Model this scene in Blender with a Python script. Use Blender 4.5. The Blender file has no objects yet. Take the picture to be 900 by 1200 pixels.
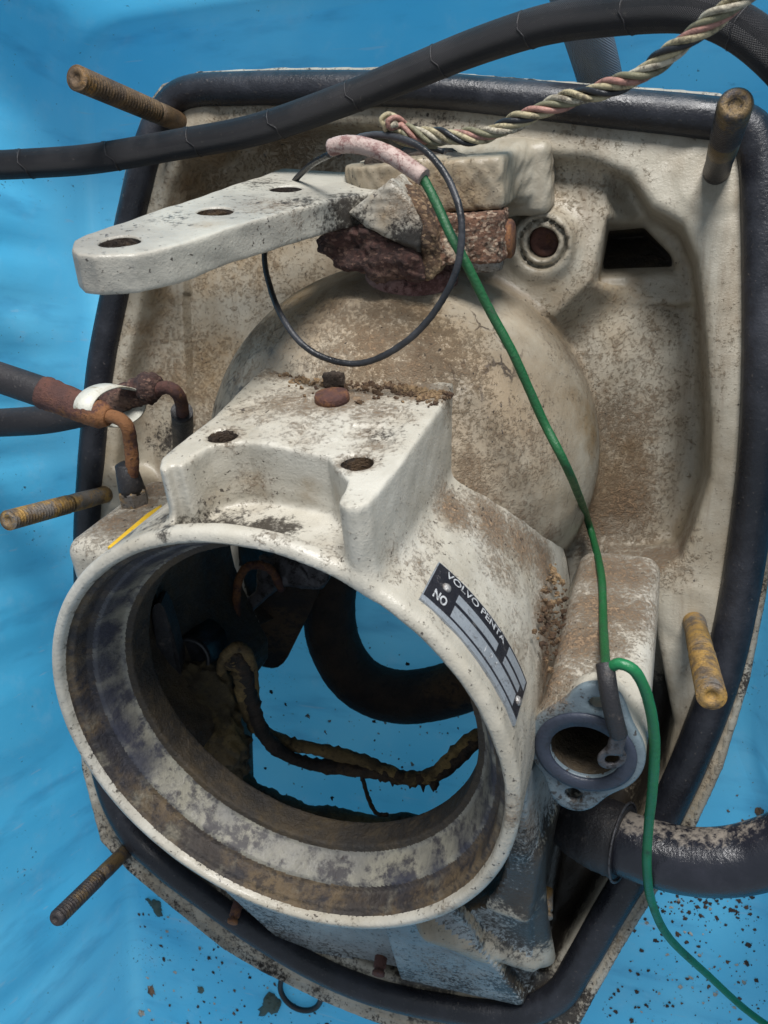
import bpy, math, random
import numpy as np
from mathutils import Vector, Matrix

random.seed(7)
rng = np.random.default_rng(7)
scn = bpy.context.scene
COL = scn.collection

# ------------------------------------------------------------------ camera
F = 950.0                       # focal length in pixels of a 900 x 1200 picture
D = 0.50                        # camera height over the flange of the shield
def nrm(a):
    a = np.array(a, float)
    return a / np.linalg.norm(a)
def vp(x, y): return nrm([x - 450, y - 600, F])
N_PLATE, N_TUBE = vp(745, 430), vp(820, 80)
_xc = nrm(np.array([1., 0, 0]) - N_PLATE[0] * N_PLATE)
_zc = -N_PLATE
_yc = np.cross(_zc, _xc)
def W(v): return np.array([v @ _xc, v @ _yc, v @ _zc])        # camera axes to world axes
O = np.array([0, 0, D])
def ray(x, y): return W(np.array([x - 450, y - 600, F]) / F)   # unit depth along the lens axis
def at(x, y, z=0.0):
    r = ray(x, y)
    return O + r * ((z - D) / r[2])
def atd(x, y, dep): return O + ray(x, y) * dep

cam_data = bpy.data.cameras.new('camera')
cam = bpy.data.objects.new('camera', cam_data)
COL.objects.link(cam)
r_, u_, b_ = W(np.array([1., 0, 0])), W(np.array([0, -1., 0])), W(np.array([0, 0, -1.]))
M = Matrix.Identity(4)
for i in range(3):
    M[i][0], M[i][1], M[i][2], M[i][3] = r_[i], u_[i], b_[i], O[i]
cam.matrix_world = M
cam_data.sensor_fit = 'VERTICAL'
cam_data.sensor_height = 24
cam_data.lens = F / 1200 * 24
cam_data.clip_start, cam_data.clip_end = 0.01, 50
cam_data.dof.use_dof = True
cam_data.dof.focus_distance = 0.45
cam_data.dof.aperture_fstop = 14
scn.camera = cam

# ------------------------------------------------------------------ light
world = bpy.data.worlds.new('World')
scn.world = world
world.use_nodes = True
bg = world.node_tree.nodes['Background']
bg.inputs['Color'].default_value = (0.74, 0.86, 1.0, 1)
bg.inputs['Strength'].default_value = 0.54
def area(name, loc, target, size, size_y, power, color):
    l = bpy.data.lights.new(name, 'AREA')
    l.shape = 'RECTANGLE'; l.size = size; l.size_y = size_y; l.energy = power; l.color = color
    o = bpy.data.objects.new(name, l); COL.objects.link(o)
    o.location = loc
    o.rotation_euler = (Vector(target) - Vector(loc)).to_track_quat('-Z', 'Y').to_euler()
    return o
area('window_light', (0.22, 1.30, 1.08), (-0.15, -0.1, 0), 0.62, 0.46, 52, (1.0, 0.98, 0.96))
scn.view_settings.view_transform = 'Standard'
scn.view_settings.look = 'None'
scn.view_settings.exposure = 0.0
scn.view_settings.gamma = 1.0
scn.view_settings.use_curve_mapping = False
scn.cycles.use_denoising = True
scn.cycles.max_bounces = 6

# ------------------------------------------------------------------ materials
def srgb(r, g, b):
    f = lambda c: (c / 255 / 12.92) if c / 255 <= 0.04045 else ((c / 255 + 0.055) / 1.055) ** 2.4
    return (f(r), f(g), f(b), 1)
class NT:
    def __init__(s, name):
        s.m = bpy.data.materials.new(name); s.m.use_nodes = True
        s.t = s.m.node_tree; s.t.nodes.clear()
        s.out = s.t.nodes.new('ShaderNodeOutputMaterial')
        s.p = s.t.nodes.new('ShaderNodeBsdfPrincipled')
        s.t.links.new(s.p.outputs[0], s.out.inputs[0])
        s.co = s.t.nodes.new('ShaderNodeTexCoord').outputs['Object']
        s.uv = None
    def set(s, sock, v):
        if isinstance(v, bpy.types.NodeSocket): s.t.links.new(v, sock)
        else: sock.default_value = v
    def noise(s, scale, detail=4, rough=0.6, vec=None, dist=0.0, out='Fac'):
        n = s.t.nodes.new('ShaderNodeTexNoise')
        n.inputs['Scale'].default_value = scale; n.inputs['Detail'].default_value = detail
        n.inputs['Roughness'].default_value = rough; n.inputs['Distortion'].default_value = dist
        s.t.links.new(vec or s.co, n.inputs['Vector'])
        return n.outputs[out]
    def voro(s, scale, vec=None, feature='F1', out='Distance', rnd=1.0):
        n = s.t.nodes.new('ShaderNodeTexVoronoi'); n.feature = feature
        n.inputs['Scale'].default_value = scale; n.inputs['Randomness'].default_value = rnd
        s.t.links.new(vec or s.co, n.inputs['Vector'])
        return n.outputs[out]
    def wave(s, scale, vec=None, dist=0.0, direction='X', profile='SIN'):
        n = s.t.nodes.new('ShaderNodeTexWave'); n.bands_direction = direction; n.wave_profile = profile
        n.inputs['Scale'].default_value = scale; n.inputs['Distortion'].default_value = dist
        s.t.links.new(vec or s.co, n.inputs['Vector'])
        return n.outputs['Fac']
    def ramp(s, v, a, b, lo=0.0, hi=1.0):
        n = s.t.nodes.new('ShaderNodeMapRange'); n.interpolation_type = 'SMOOTHSTEP'
        s.set(n.inputs[0], v)
        for i, x in zip((1, 2, 3, 4), (a, b, lo, hi)): s.set(n.inputs[i], x)
        return n.outputs[0]
    def math(s, op, a, b=0.0, c=0.0):
        n = s.t.nodes.new('ShaderNodeMath'); n.operation = op
        s.set(n.inputs[0], a); s.set(n.inputs[1], b); s.set(n.inputs[2], c)
        return n.outputs[0]
    def mix(s, f, a, b, mode='MIX'):
        n = s.t.nodes.new('ShaderNodeMix'); n.data_type = 'RGBA'; n.blend_type = mode
        s.set(n.inputs[0], f); s.set(n.inputs[6], a); s.set(n.inputs[7], b)
        return n.outputs[2]
    def attr(s, name):
        n = s.t.nodes.new('ShaderNodeAttribute'); n.attribute_name = name
        sp = s.t.nodes.new('ShaderNodeSeparateColor'); s.t.links.new(n.outputs['Color'], sp.inputs[0])
        return sp.outputs
    def mapping(s, scale=(1, 1, 1), rot=(0, 0, 0), vec=None):
        n = s.t.nodes.new('ShaderNodeMapping')
        n.inputs['Scale'].default_value = scale; n.inputs['Rotation'].default_value = rot
        s.t.links.new(vec or s.co, n.inputs['Vector'])
        return n.outputs[0]
    def uvs(s):
        n = s.t.nodes.new('ShaderNodeUVMap'); return n.outputs[0]
    def bump(s, h, dist, strength=1.0):
        n = s.t.nodes.new('ShaderNodeBump'); n.inputs['Distance'].default_value = dist
        n.inputs['Strength'].default_value = strength
        s.t.links.new(h, n.inputs['Height'])
        if getattr(s, 'lastb', None) is not None: s.t.links.new(s.lastb, n.inputs['Normal'])
        s.lastb = n.outputs[0]
        s.t.links.new(n.outputs[0], s.p.inputs['Normal'])
    def done(s, color, rough=0.5, metal=0.0, spec=0.5):
        s.set(s.p.inputs['Base Color'], color); s.set(s.p.inputs['Roughness'], rough)
        s.set(s.p.inputs['Metallic'], metal); s.p.inputs['Specular IOR Level'].default_value = spec
        return s.m

def cast_paint(name, base, tint, dirt_amt=0.5, specks=0.5, rough=0.42, streak=False, cracks=0.85, grainy=False):
    """old enamel on a casting; attribute 'stain': R earth dirt, G black grease and painted shade, B yellow-brown film"""
    n = NT(name)
    st = n.attr('stain_shade')
    big = n.noise(9, 5, 0.65); mid = n.noise(42, 6, 0.7); fine = n.noise(210, 5, 0.75); vf = n.noise(700, 3, 0.7)
    c = n.mix(n.ramp(big, 0.35, 0.68), base, tint)
    c = n.mix(n.ramp(mid, 0.40, 0.75, 0, 0.45), c, tuple(x * 0.72 for x in tint[:3]) + (1,))
    if streak:          # grime washed down the dome in streaks
        sv = n.noise(34, 6, 0.72, n.mapping((1.0, 0.16, 0.16), (0, 0, 0.2)), 0.5)
        c = n.mix(n.ramp(sv, 0.46, 0.74, 0, 0.65), c, srgb(100, 84, 64))
        wob = n.t.nodes.new('ShaderNodeVectorMath'); wob.operation = 'ADD'
        n.t.links.new(n.mapping((1, .5, 1)), wob.inputs[0])
        nz = n.t.nodes.new('ShaderNodeVectorMath'); nz.operation = 'SCALE'; nz.inputs['Scale'].default_value = 0.012
        n.t.links.new(n.noise(60, 4, .6, out='Color'), nz.inputs[0]); n.t.links.new(nz.outputs[0], wob.inputs[1])
        ck = n.voro(70, wob.outputs[0], 'DISTANCE_TO_EDGE')
        cr = n.math('MULTIPLY', n.ramp(ck, 0.02, 0.06, 1, 0), n.math('MULTIPLY', n.ramp(n.noise(14, 3), 0.45, 0.6), n.ramp(n.noise(90, 3), 0.4, 0.6)))
        if cracks: c = n.mix(n.math('MULTIPLY', cr, cracks), c, srgb(48, 38, 31))
    # yellow-brown film
    f = n.math('ADD', st[2], n.math('MULTIPLY', n.math('SUBTRACT', mid, 0.5), 0.9))
    c = n.mix(n.ramp(f, 0.25, 0.85, 0, 0.85), c, srgb(128, 100, 56))
    # earth dirt
    # a thin brown film first, then grains
    c = n.mix(n.math('MULTIPLY', n.ramp(n.math('ADD', st[0], n.math('MULTIPLY', n.math('SUBTRACT', mid, 0.5), .7)), 0.1, 0.9), 0.6), c, srgb(138, 116, 90))
    grain = n.noise(420, 5, 0.8)
    e = n.math('ADD', st[0], n.math('MULTIPLY', n.math('SUBTRACT', fine, 0.5), 1.0))
    e = n.math('ADD', e, n.math('MULTIPLY', n.math('SUBTRACT', grain, 0.5), 1.5))
    e = n.math('ADD', e, n.math('MULTIPLY', n.math('SUBTRACT', mid, 0.5), 0.7))
    ef = n.ramp(e, 0.28, 1.05)
    earth = n.mix(n.ramp(grain, 0.35, 0.65), srgb(66, 48, 36), srgb(148, 122, 94))
    c = n.mix(n.math('MULTIPLY', ef, 0.92), c, earth)
    # black specks and chips
    sp = n.math('ADD', n.noise(330, 3, 0.6), n.math('MULTIPLY', n.math('SUBTRACT', big, 0.5), 0.35))
    sp = n.math('ADD', sp, n.math('MULTIPLY', st[0], 0.05))
    sf = n.ramp(sp, 0.70 - 0.1 * specks, 0.76 - 0.1 * specks, 0, 0.9)
    c = n.mix(sf, c, srgb(46, 38, 32))
    ch = n.math('ADD', n.noise(75, 5, 0.72, dist=0.6), n.math('MULTIPLY', n.math('SUBTRACT', big, 0.5), 0.3))
    cf = n.ramp(ch, 0.73 - 0.06 * specks, 0.745 - 0.06 * specks, 0, 0.85)
    c = n.mix(cf, c, srgb(70, 62, 58))
    # black grease, and the shade painted onto the skirt
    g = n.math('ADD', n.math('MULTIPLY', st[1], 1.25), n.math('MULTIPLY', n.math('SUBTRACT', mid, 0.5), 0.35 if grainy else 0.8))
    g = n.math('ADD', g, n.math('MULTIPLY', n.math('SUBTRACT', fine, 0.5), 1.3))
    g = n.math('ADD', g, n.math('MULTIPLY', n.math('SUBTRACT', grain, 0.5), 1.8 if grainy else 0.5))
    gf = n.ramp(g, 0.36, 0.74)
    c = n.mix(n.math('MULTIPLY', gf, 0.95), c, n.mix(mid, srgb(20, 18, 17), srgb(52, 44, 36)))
    # paint worn through along proud edges
    geo = n.t.nodes.new('ShaderNodeNewGeometry')
    wv = n.math('ADD', geo.outputs['Pointiness'], n.math('MULTIPLY', n.math('SUBTRACT', mid, 0.5), 0.09))
    wv = n.math('ADD', wv, n.math('MULTIPLY', n.math('SUBTRACT', grain, 0.5), 0.06))
    wf = n.ramp(wv, 0.555, 0.60, 0, 0.8)
    c = n.mix(wf, c, n.mix(n.ramp(fine, .4, .6), srgb(74, 60, 48), srgb(120, 108, 92)))
    h = n.math('ADD', n.math('MULTIPLY', fine, n.math('ADD', n.math('MULTIPLY', ef, 1.4), 0.25)), n.math('MULTIPLY', vf, 0.12))
    h = n.math('SUBTRACT', h, n.math('MULTIPLY', cf, 0.25))
    n.bump(h, 0.0022, 0.8)
    ro = n.ramp(mid, 0.3, 0.7, rough - 0.08, rough + 0.14)
    ro = n.math('ADD', ro, n.math('MULTIPLY', ef, 0.4))
    return n.done(c, ro)

def rust(name, a, b, c3, scale=60, bump=0.003, metal=0.1, rough=0.8, flake=0.0):
    n = NT(name)
    x = n.noise(scale, 7, 0.72); y = n.noise(scale * 4, 5, 0.75); z = n.noise(scale * 0.35, 4, 0.6)
    c = n.mix(n.ramp(x, 0.35, 0.65), a, b)
    c = n.mix(n.ramp(n.math('ADD', z, n.math('MULTIPLY', n.math('SUBTRACT', y, .5), .5)), 0.5, 0.62), c, c3)
    c = n.mix(n.ramp(y, 0.56, 0.66, 0, 0.75), c, srgb(28, 22, 20))
    v = n.voro(scale * 6.5, n.mapping((1, 1.6, .7), (.3, .2, .5)), 'F1', 'Color')
    fl = n.t.nodes.new('ShaderNodeSeparateColor'); n.t.links.new(v, fl.inputs[0])
    c = n.mix(n.ramp(fl.outputs[0], 0.6, 1.0, 0, 0.4 * flake), c, tuple(min(1, q * 1.9 + .02) for q in c3[:3]) + (1,))
    c = n.mix(n.ramp(fl.outputs[1], 0.55, 1.0, 0, 0.6 * flake), c, srgb(36, 26, 24))
    n.bump(n.math('ADD', n.math('ADD', x, n.math('MULTIPLY', y, 0.5)), n.math('MULTIPLY', fl.outputs[2], .8 * flake)), bump, 0.9)
    return n.done(c, rough, metal)

def rubber(name, col, dusty, dust=0.4, rough=0.55, weave=0.0, pitch=900):
    n = NT(name)
    a = n.noise(30, 5, 0.65); b = n.noise(400, 4, 0.7)
    c = n.mix(n.ramp(a, 0.4, 0.75, 0, dust), col, dusty)
    c = n.mix(n.ramp(b, 0.62, 0.72, 0, 0.6 * dust), c, srgb(120, 112, 104))
    if weave:
        u = n.uvs()
        w1 = n.wave(1.0, n.mapping((40, pitch, 1), (0, 0, 0.0), u), 0, 'DIAGONAL')
        w2 = n.wave(1.0, n.mapping((-40, pitch, 1), (0, 0, 0.0), u), 0, 'DIAGONAL')
        n.bump(n.math('ADD', n.math('ADD', w1, w2), n.math('MULTIPLY', b, .5)), weave, 0.8)
    else:
        n.bump(n.math('ADD', b, n.math('MULTIPLY', a, 0.6)), 0.0006, 0.7)
    return n.done(c, n.ramp(a, 0.3, 0.7, rough - 0.1, rough + 0.15), 0.0, 0.4)

def simple(name, col, rough=0.5, metal=0.0, dirt=srgb(50, 40, 32), amt=0.5, scale=90, bump=0.0006):
    n = NT(name)
    a = n.noise(scale, 6, 0.7); b = n.noise(scale * 5, 4, 0.7)
    f = n.math('ADD', a, n.math('MULTIPLY', n.math('SUBTRACT', b, 0.5), 0.5))
    c = n.mix(n.ramp(f, 0.62 - 0.2 * amt, 0.78 - 0.2 * amt, 0, 0.9), col, dirt)
    c = n.mix(n.ramp(n.noise(scale * 0.3, 4), 0.3, 0.7, 0, 0.35), c, tuple(x * 0.6 for x in col[:3]) + (1,))
    n.bump(n.math('ADD', b, a), bump, 0.8)
    return n.done(c, n.ramp(f, 0.3, 0.7, rough, min(1, rough + 0.25)), metal)

M_SHIELD = cast_paint('old_beige_enamel', srgb(162, 156, 142), srgb(134, 122, 102), specks=0.05, streak=True, cracks=0.0)
M_DOME = cast_paint('stained_dome_enamel', srgb(166, 158, 142), srgb(134, 118, 96), specks=0.0, streak=True)
M_COLLAR = cast_paint('old_white_enamel', srgb(182, 178, 167), srgb(156, 149, 134), specks=0.4, rough=0.29)
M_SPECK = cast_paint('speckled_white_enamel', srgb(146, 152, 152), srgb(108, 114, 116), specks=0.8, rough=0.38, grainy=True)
M_ARM = cast_paint('chipped_arm_enamel', srgb(172, 168, 156), srgb(130, 125, 116), specks=0.7, rough=0.38)
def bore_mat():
    n = NT('greasy_shaded_bore')
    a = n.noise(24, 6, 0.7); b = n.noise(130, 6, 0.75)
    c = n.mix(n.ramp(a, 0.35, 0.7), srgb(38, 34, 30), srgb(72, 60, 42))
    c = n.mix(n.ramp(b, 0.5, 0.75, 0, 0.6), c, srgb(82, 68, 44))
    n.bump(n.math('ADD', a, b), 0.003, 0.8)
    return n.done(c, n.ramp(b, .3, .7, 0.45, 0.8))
M_BORE = bore_mat()
def land_mat():
    n = NT('worn_bore_land'); st = n.attr('stain_shade')
    a = n.noise(20, 5, 0.65); b = n.noise(160, 6, 0.75); d = n.noise(60, 6, .7)
    c = n.mix(n.ramp(a, 0.35, 0.65), srgb(132, 128, 114), srgb(106, 104, 98))
    c = n.mix(n.ramp(n.math('ADD', d, n.math('MULTIPLY', n.math('SUBTRACT', b, .5), .8)), 0.44, 0.64, 0, .9), c, srgb(52, 49, 52))
    c = n.mix(n.ramp(b, 0.62, 0.7, 0, .7), c, srgb(60, 48, 34))
    g = n.math('ADD', n.math('MULTIPLY', st[1], 1.2), n.math('MULTIPLY', n.math('SUBTRACT', d, .5), .8)); c = n.mix(n.ramp(g, .25, .9, 0, .9), c, srgb(38, 40, 54))  # grease, and the painted shade of the bore's upper left
    n.bump(n.math('ADD', b, d), 0.0012, 0.8)
    return n.done(c, n.ramp(d, .3, .7, 0.32, 0.6))
M_LAND = land_mat()
def groove_mat():
    n = NT('rusty_groove'); st = n.attr('stain_shade')
    a = n.noise(26, 5, 0.65); b = n.noise(150, 6, 0.75)
    c = n.mix(n.ramp(a, 0.42, 0.6), srgb(50, 44, 40), srgb(90, 75, 54))
    c = n.mix(n.ramp(b, 0.48, 0.62, 0, .8), c, srgb(34, 28, 25))
    c = n.mix(n.ramp(n.noise(44, 5, .7), .5, .7, 0, .8), c, srgb(128, 122, 106))
    g = n.math('ADD', n.math('MULTIPLY', st[1], 1.2), n.math('MULTIPLY', n.math('SUBTRACT', b, .5), .8)); c = n.mix(n.ramp(g, .25, .9, 0, .9), c, srgb(30, 31, 40))  # grease and painted shade, as on the land
    n.bump(n.math('ADD', b, a), 0.002, 0.9)
    return n.done(c, 0.6)
M_GROOVE = groove_mat()
M_GASKET = rubber('black_gasket_rubber', srgb(26, 27, 32), srgb(56, 58, 66), 0.5, 0.33)
M_HOSE = rubber('cloth_wrapped_rubber', srgb(26, 26, 30), srgb(58, 56, 58), 0.5, 0.55, weave=0.0006, pitch=700)
M_HOSE2 = rubber('dull_hose_rubber', srgb(36, 34, 36), srgb(66, 60, 60), 0.5, 0.55)
M_BRAID = rubber('grey_braided_sheath', srgb(128, 132, 142), srgb(150, 154, 160), 0.6, 0.5, weave=0.002, pitch=260)
def dusty_hose():
    n = NT('dusty_black_rubber')
    a = n.noise(30, 5, .65); b = n.noise(240, 5, .75)
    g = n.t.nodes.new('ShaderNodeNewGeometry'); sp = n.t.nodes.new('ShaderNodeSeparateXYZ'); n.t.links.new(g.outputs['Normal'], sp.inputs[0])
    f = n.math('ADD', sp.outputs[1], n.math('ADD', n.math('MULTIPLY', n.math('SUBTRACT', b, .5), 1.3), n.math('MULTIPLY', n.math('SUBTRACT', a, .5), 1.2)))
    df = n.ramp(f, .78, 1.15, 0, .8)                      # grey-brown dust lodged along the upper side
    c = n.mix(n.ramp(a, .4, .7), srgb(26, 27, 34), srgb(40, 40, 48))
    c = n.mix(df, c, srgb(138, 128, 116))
    n.bump(n.math('ADD', b, a), .0006, .6)
    return n.done(c, n.math('ADD', n.math('MULTIPLY', df, .5), .24))
M_WATER = dusty_hose()
M_BLACKWIRE = rubber('black_wire_jacket', srgb(24, 25, 28), srgb(90, 92, 98), 0.35, 0.35)
M_STUD = rust('rusty_stud_steel', srgb(66, 54, 44), srgb(104, 82, 56), srgb(140, 104, 54), 90, 0.001, 0.35, 0.55)
M_STUDDARK = rust('dark_stud_steel', srgb(52, 48, 48), srgb(74, 68, 66), srgb(104, 86, 58), 110, 0.0008, 0.5, 0.45)
M_STUDTHREAD = rust('gold_thread_steel', srgb(92, 80, 68), srgb(170, 134, 70), srgb(112, 106, 100), 120, 0.0008, 0.4, 0.55)
M_RUST = rust('red_brown_rust', srgb(78, 50, 43), srgb(60, 42, 38), srgb(110, 84, 70), 80, 0.003, flake=1.0)
M_RUSTBOLT = rust('flaky_orange_rust', srgb(122, 88, 68), srgb(84, 60, 46), srgb(164, 148, 128), 90, 0.003, flake=1.0)
M_CRUST = rust('brown_crust', srgb(96, 72, 50), srgb(64, 48, 38), srgb(150, 126, 96), 85, 0.003, flake=0.8)
M_SCALE = rust('white_corrosion_scale', srgb(168, 166, 160), srgb(130, 122, 112), srgb(90, 78, 66), 120, 0.003)
M_PINKRUST = rust('pinkish_rust', srgb(128, 92, 86), srgb(158, 130, 122), srgb(92, 58, 52), 60, 0.002)
M_RUSTDARK = rust('dark_rust', srgb(70, 46, 42), srgb(92, 58, 48), srgb(126, 84, 50), 80, 0.0018)
M_MUD = rust('dried_mud', srgb(122, 100, 62), srgb(78, 64, 42), srgb(150, 124, 76), 50, 0.004)
M_MUDDARK = rust('olive_mud', srgb(78, 66, 42), srgb(52, 44, 30), srgb(104, 88, 54), 60, 0.004)
M_MUD_AND_SHADE = rust('black_mud_and_shade', srgb(34, 30, 27), srgb(58, 46, 36), srgb(78, 60, 40), 40, 0.004)
M_PORTFACE = cast_paint('shaded_blue_grey_enamel', srgb(112, 126, 132), srgb(84, 96, 104), specks=1.0, rough=0.4)  # dark paint with the flange's shade mixed into its blue-grey
M_SEAL = simple('blue_grey_seal', srgb(46, 52, 66), 0.4, 0, srgb(34, 36, 42), 0.5, 60)
M_GREEN = simple('green_wire_jacket', srgb(20, 82, 42), 0.38, 0, srgb(36, 58, 40), 0.35, 120)
M_GREEN2 = simple('bright_green_jacket', srgb(18, 108, 62), 0.35, 0, srgb(24, 60, 40), 0.3, 60)
M_SLEEVE = simple('stained_white_sleeve', srgb(168, 148, 140), 0.42, 0, srgb(104, 58, 54), 0.75, 150)
M_SHRINK = simple('black_heat_shrink', srgb(34, 32, 34), 0.35, 0, srgb(84, 76, 70), 0.3, 150)
M_LUGMETAL = simple('dull_terminal_metal', srgb(92, 90, 92), 0.4, 0.7, srgb(44, 38, 36), 0.6, 150)
M_TIE = simple('yellowed_white_nylon', srgb(206, 204, 192), 0.4, 0, srgb(150, 136, 104), 0.35, 60)
M_CREAM = simple('cream_wire', srgb(160, 148, 116), 0.4, 0, srgb(70, 60, 44), 0.8, 160)
M_PINK = simple('pink_wire', srgb(150, 108, 96), 0.4, 0, srgb(84, 60, 50), 0.8, 160)
M_OLIVE = simple('olive_wire', srgb(108, 104, 80), 0.4, 0, srgb(50, 48, 36), 0.5, 160)
M_WHITEW = simple('white_wire', srgb(168, 160, 140), 0.4, 0, srgb(80, 70, 58), 0.8, 160)
M_PLATEBLK = simple('black_anodised_plate', srgb(24, 24, 32), 0.35, 0.2, srgb(110, 108, 106), 0.1, 200)
M_PLATEALU = simple('bare_plate_aluminium', srgb(150, 156, 162), 0.42, 0.45, srgb(98, 98, 100), 0.35, 220)
M_PRINT = simple('pale_print', srgb(190, 192, 194), 0.45, 0.1, srgb(50, 50, 56), 0.75, 420)
M_RIVET = simple('rivet_aluminium', srgb(170, 168, 166), 0.35, 0.7, srgb(80, 66, 56), 0.5, 200)
M_YELLOW = simple('yellow_paint', srgb(214, 172, 40), 0.45, 0, srgb(120, 96, 50), 0.45, 90)
M_FLAKE = rust('dirt_flakes', srgb(48, 38, 32), srgb(84, 62, 48), srgb(120, 92, 70), 60, 0.002)
M_FLAKEPALE = simple('paint_flakes', srgb(170, 162, 150), 0.6, 0, srgb(90, 74, 60), 0.5, 100)
M_LEAF = simple('grey_green_scrap', srgb(78, 92, 84), 0.7, 0, srgb(52, 56, 46), 0.6, 60)
M_SOIL = rust('loose_soil', srgb(96, 74, 52), srgb(66, 48, 36), srgb(150, 124, 92), 120, 0.003, 0, 0.95)
M_LIP = cast_paint('corroded_lip_enamel', srgb(156, 154, 144), srgb(112, 104, 90), specks=0.7, rough=0.5, grainy=True)

def tub_mat():
    n = NT('blue_tub_plastic')
    a = n.noise(3.2, 4, 0.6); b = n.noise(40, 6, 0.7); d = n.noise(320, 3, 0.65)
    c = n.mix(n.ramp(a, 0.35, 0.7), srgb(82, 186, 228), srgb(116, 204, 236))
    c = n.mix(n.ramp(b, 0.5, 0.8, 0, 0.35), c, srgb(150, 202, 228))
    # darker blue streaks and smears running up the wall
    s = n.noise(10, 4, 0.55, n.mapping((1.0, 4.5, 1.2), (0.0, 0.0, 1.0)))
    c = n.mix(n.ramp(s, 0.50, 0.80, 0, 0.42), c, srgb(44, 110, 158))
    sm = n.noise(26, 6, 0.75, n.mapping((1.0, 2.2, 1.0), (0.2, 0.1, 0.8)))
    c = n.mix(n.ramp(sm, 0.64, 0.80, 0, 0.5), c, srgb(48, 84, 112))
    # scratches
    s2 = n.noise(60, 3, 0.5, n.mapping((0.25, 3.0, 0.6), (0.3, 0.4, 0.7)))
    c = n.mix(n.ramp(s2, 0.68, 0.73, 0, 0.4), c, srgb(150, 190, 214))
    e = n.math('ADD', d, n.math('MULTIPLY', n.math('SUBTRACT', n.noise(14, 4, 0.6), 0.5), 0.5))
    c = n.mix(n.ramp(e, 0.70, 0.76, 0, 0.85), c, srgb(52, 48, 46))
    n.bump(n.math('ADD', b, n.math('MULTIPLY', a, 3.0)), 0.0008, 0.6)
    m = n.done(c, n.ramp(b, 0.3, 0.7, 0.36, 0.55))
    tr = n.t.nodes.new('ShaderNodeBsdfTranslucent'); n.t.links.new(c, tr.inputs['Color'])      # thin plastic lets daylight through
    mx = n.t.nodes.new('ShaderNodeMixShader'); mx.inputs[0].default_value = 0.45
    n.t.links.new(n.p.outputs[0], mx.inputs[1]); n.t.links.new(tr.outputs[0], mx.inputs[2])
    n.t.links.new(mx.outputs[0], n.out.inputs[0])
    return m
M_TUB = tub_mat()

# ------------------------------------------------------------------ mesh helpers
def mesh_np(name, V, Fq, mat, smooth=True, uv=None):
    me = bpy.data.meshes.new(name)
    V = np.asarray(V, np.float32); Fq = np.asarray(Fq, np.int32)
    k = Fq.shape[1]
    me.vertices.add(len(V)); me.vertices.foreach_set('co', V.ravel())
    me.loops.add(Fq.size); me.loops.foreach_set('vertex_index', Fq.ravel())
    me.polygons.add(len(Fq))
    me.polygons.foreach_set('loop_start', np.arange(0, Fq.size, k, dtype=np.int32))
    me.update(calc_edges=True)
    me.polygons.foreach_set('use_smooth', np.full(len(Fq), smooth))
    if isinstance(mat, (list, tuple)):
        for m in mat: me.materials.append(m)
    else: me.materials.append(mat)
    if uv is not None:
        l = me.uv_layers.new(name='UVMap')
        l.data.foreach_set('uv', np.asarray(uv, np.float32)[Fq.ravel()].ravel())
    me.validate()
    return me
def mesh_py(name, V, Fs, mat, smooth=False):
    me = bpy.data.meshes.new(name)
    me.from_pydata([tuple(map(float, v)) for v in V], [], Fs)
    me.update()
    for p in me.polygons: p.use_smooth = smooth
    if isinstance(mat, (list, tuple)):
        for m in mat: me.materials.append(m)
    else: me.materials.append(mat)
    return me
def root_of(o):
    while o.parent is not None: o = o.parent
    return o
def link(name, me, parent=None, loc=None):
    o = bpy.data.objects.new(name, me); COL.objects.link(o)
    if parent is not None: o.parent = parent
    if loc is not None: o.location = tuple(loc)
    return o
def tag(o, label=None, cat=None, group=None, kind=None):
    for k, v in (('label', label), ('category', cat), ('group', group), ('kind', kind)):
        if v: o[k] = v
    return o
def thing(name, label, cat, loc=(0, 0, 0), group=None):
    o = bpy.data.objects.new(name, None); COL.objects.link(o)
    o.empty_display_size = 0.02
    o.location = tuple(loc)
    return tag(o, label, cat, group)
def put(name, V, Fs, mat, parent=None, smooth=False, uv=None, label=None):
    """V in world metres; linked under parent (whose root stands at its own location)"""
    V = np.asarray(V, float)
    if parent is not None: V = V - np.array(root_of(parent).location)
    if isinstance(Fs, np.ndarray): me = mesh_np(name, V, Fs, mat, smooth, uv)
    else: me = mesh_py(name, V, Fs, mat, smooth)
    o = link(name, me, parent)
    if label: o['label'] = label
    return o

def catmull(P, n=10, closed=False):
    P = [np.array(p, float) for p in P]
    if closed: Q = [P[-1]] + P + [P[0], P[1]]
    else: Q = [2 * P[0] - P[1]] + P + [2 * P[-1] - P[-2]]
    out = []
    for i in range(1, len(Q) - 2):
        a, b, c, d = Q[i - 1], Q[i], Q[i + 1], Q[i + 2]
        for t in np.linspace(0, 1, n, endpoint=False):
            out.append(0.5 * (2 * b + (c - a) * t + (2 * a - 5 * b + 4 * c - d) * t * t + (3 * b - a - 3 * c + d) * t ** 3))
    if not closed: out.append(P[-1])
    return np.array(out)
def frames(P, closed=False):
    n = len(P)
    T = np.roll(P, -1, 0) - np.roll(P, 1, 0)
    if not closed: T[0] = P[1] - P[0]; T[-1] = P[-1] - P[-2]
    T /= np.linalg.norm(T, axis=1)[:, None] + 1e-12
    a = np.array([0.0, 0, 1]) if abs(T[0][2]) < 0.9 else np.array([1.0, 0, 0])
    U = np.zeros_like(P); u = nrm(a - T[0] * (a @ T[0]))
    for i in range(n):
        u = nrm(u - T[i] * (u @ T[i])); U[i] = u
    return T, U, np.cross(T, U)
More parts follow.
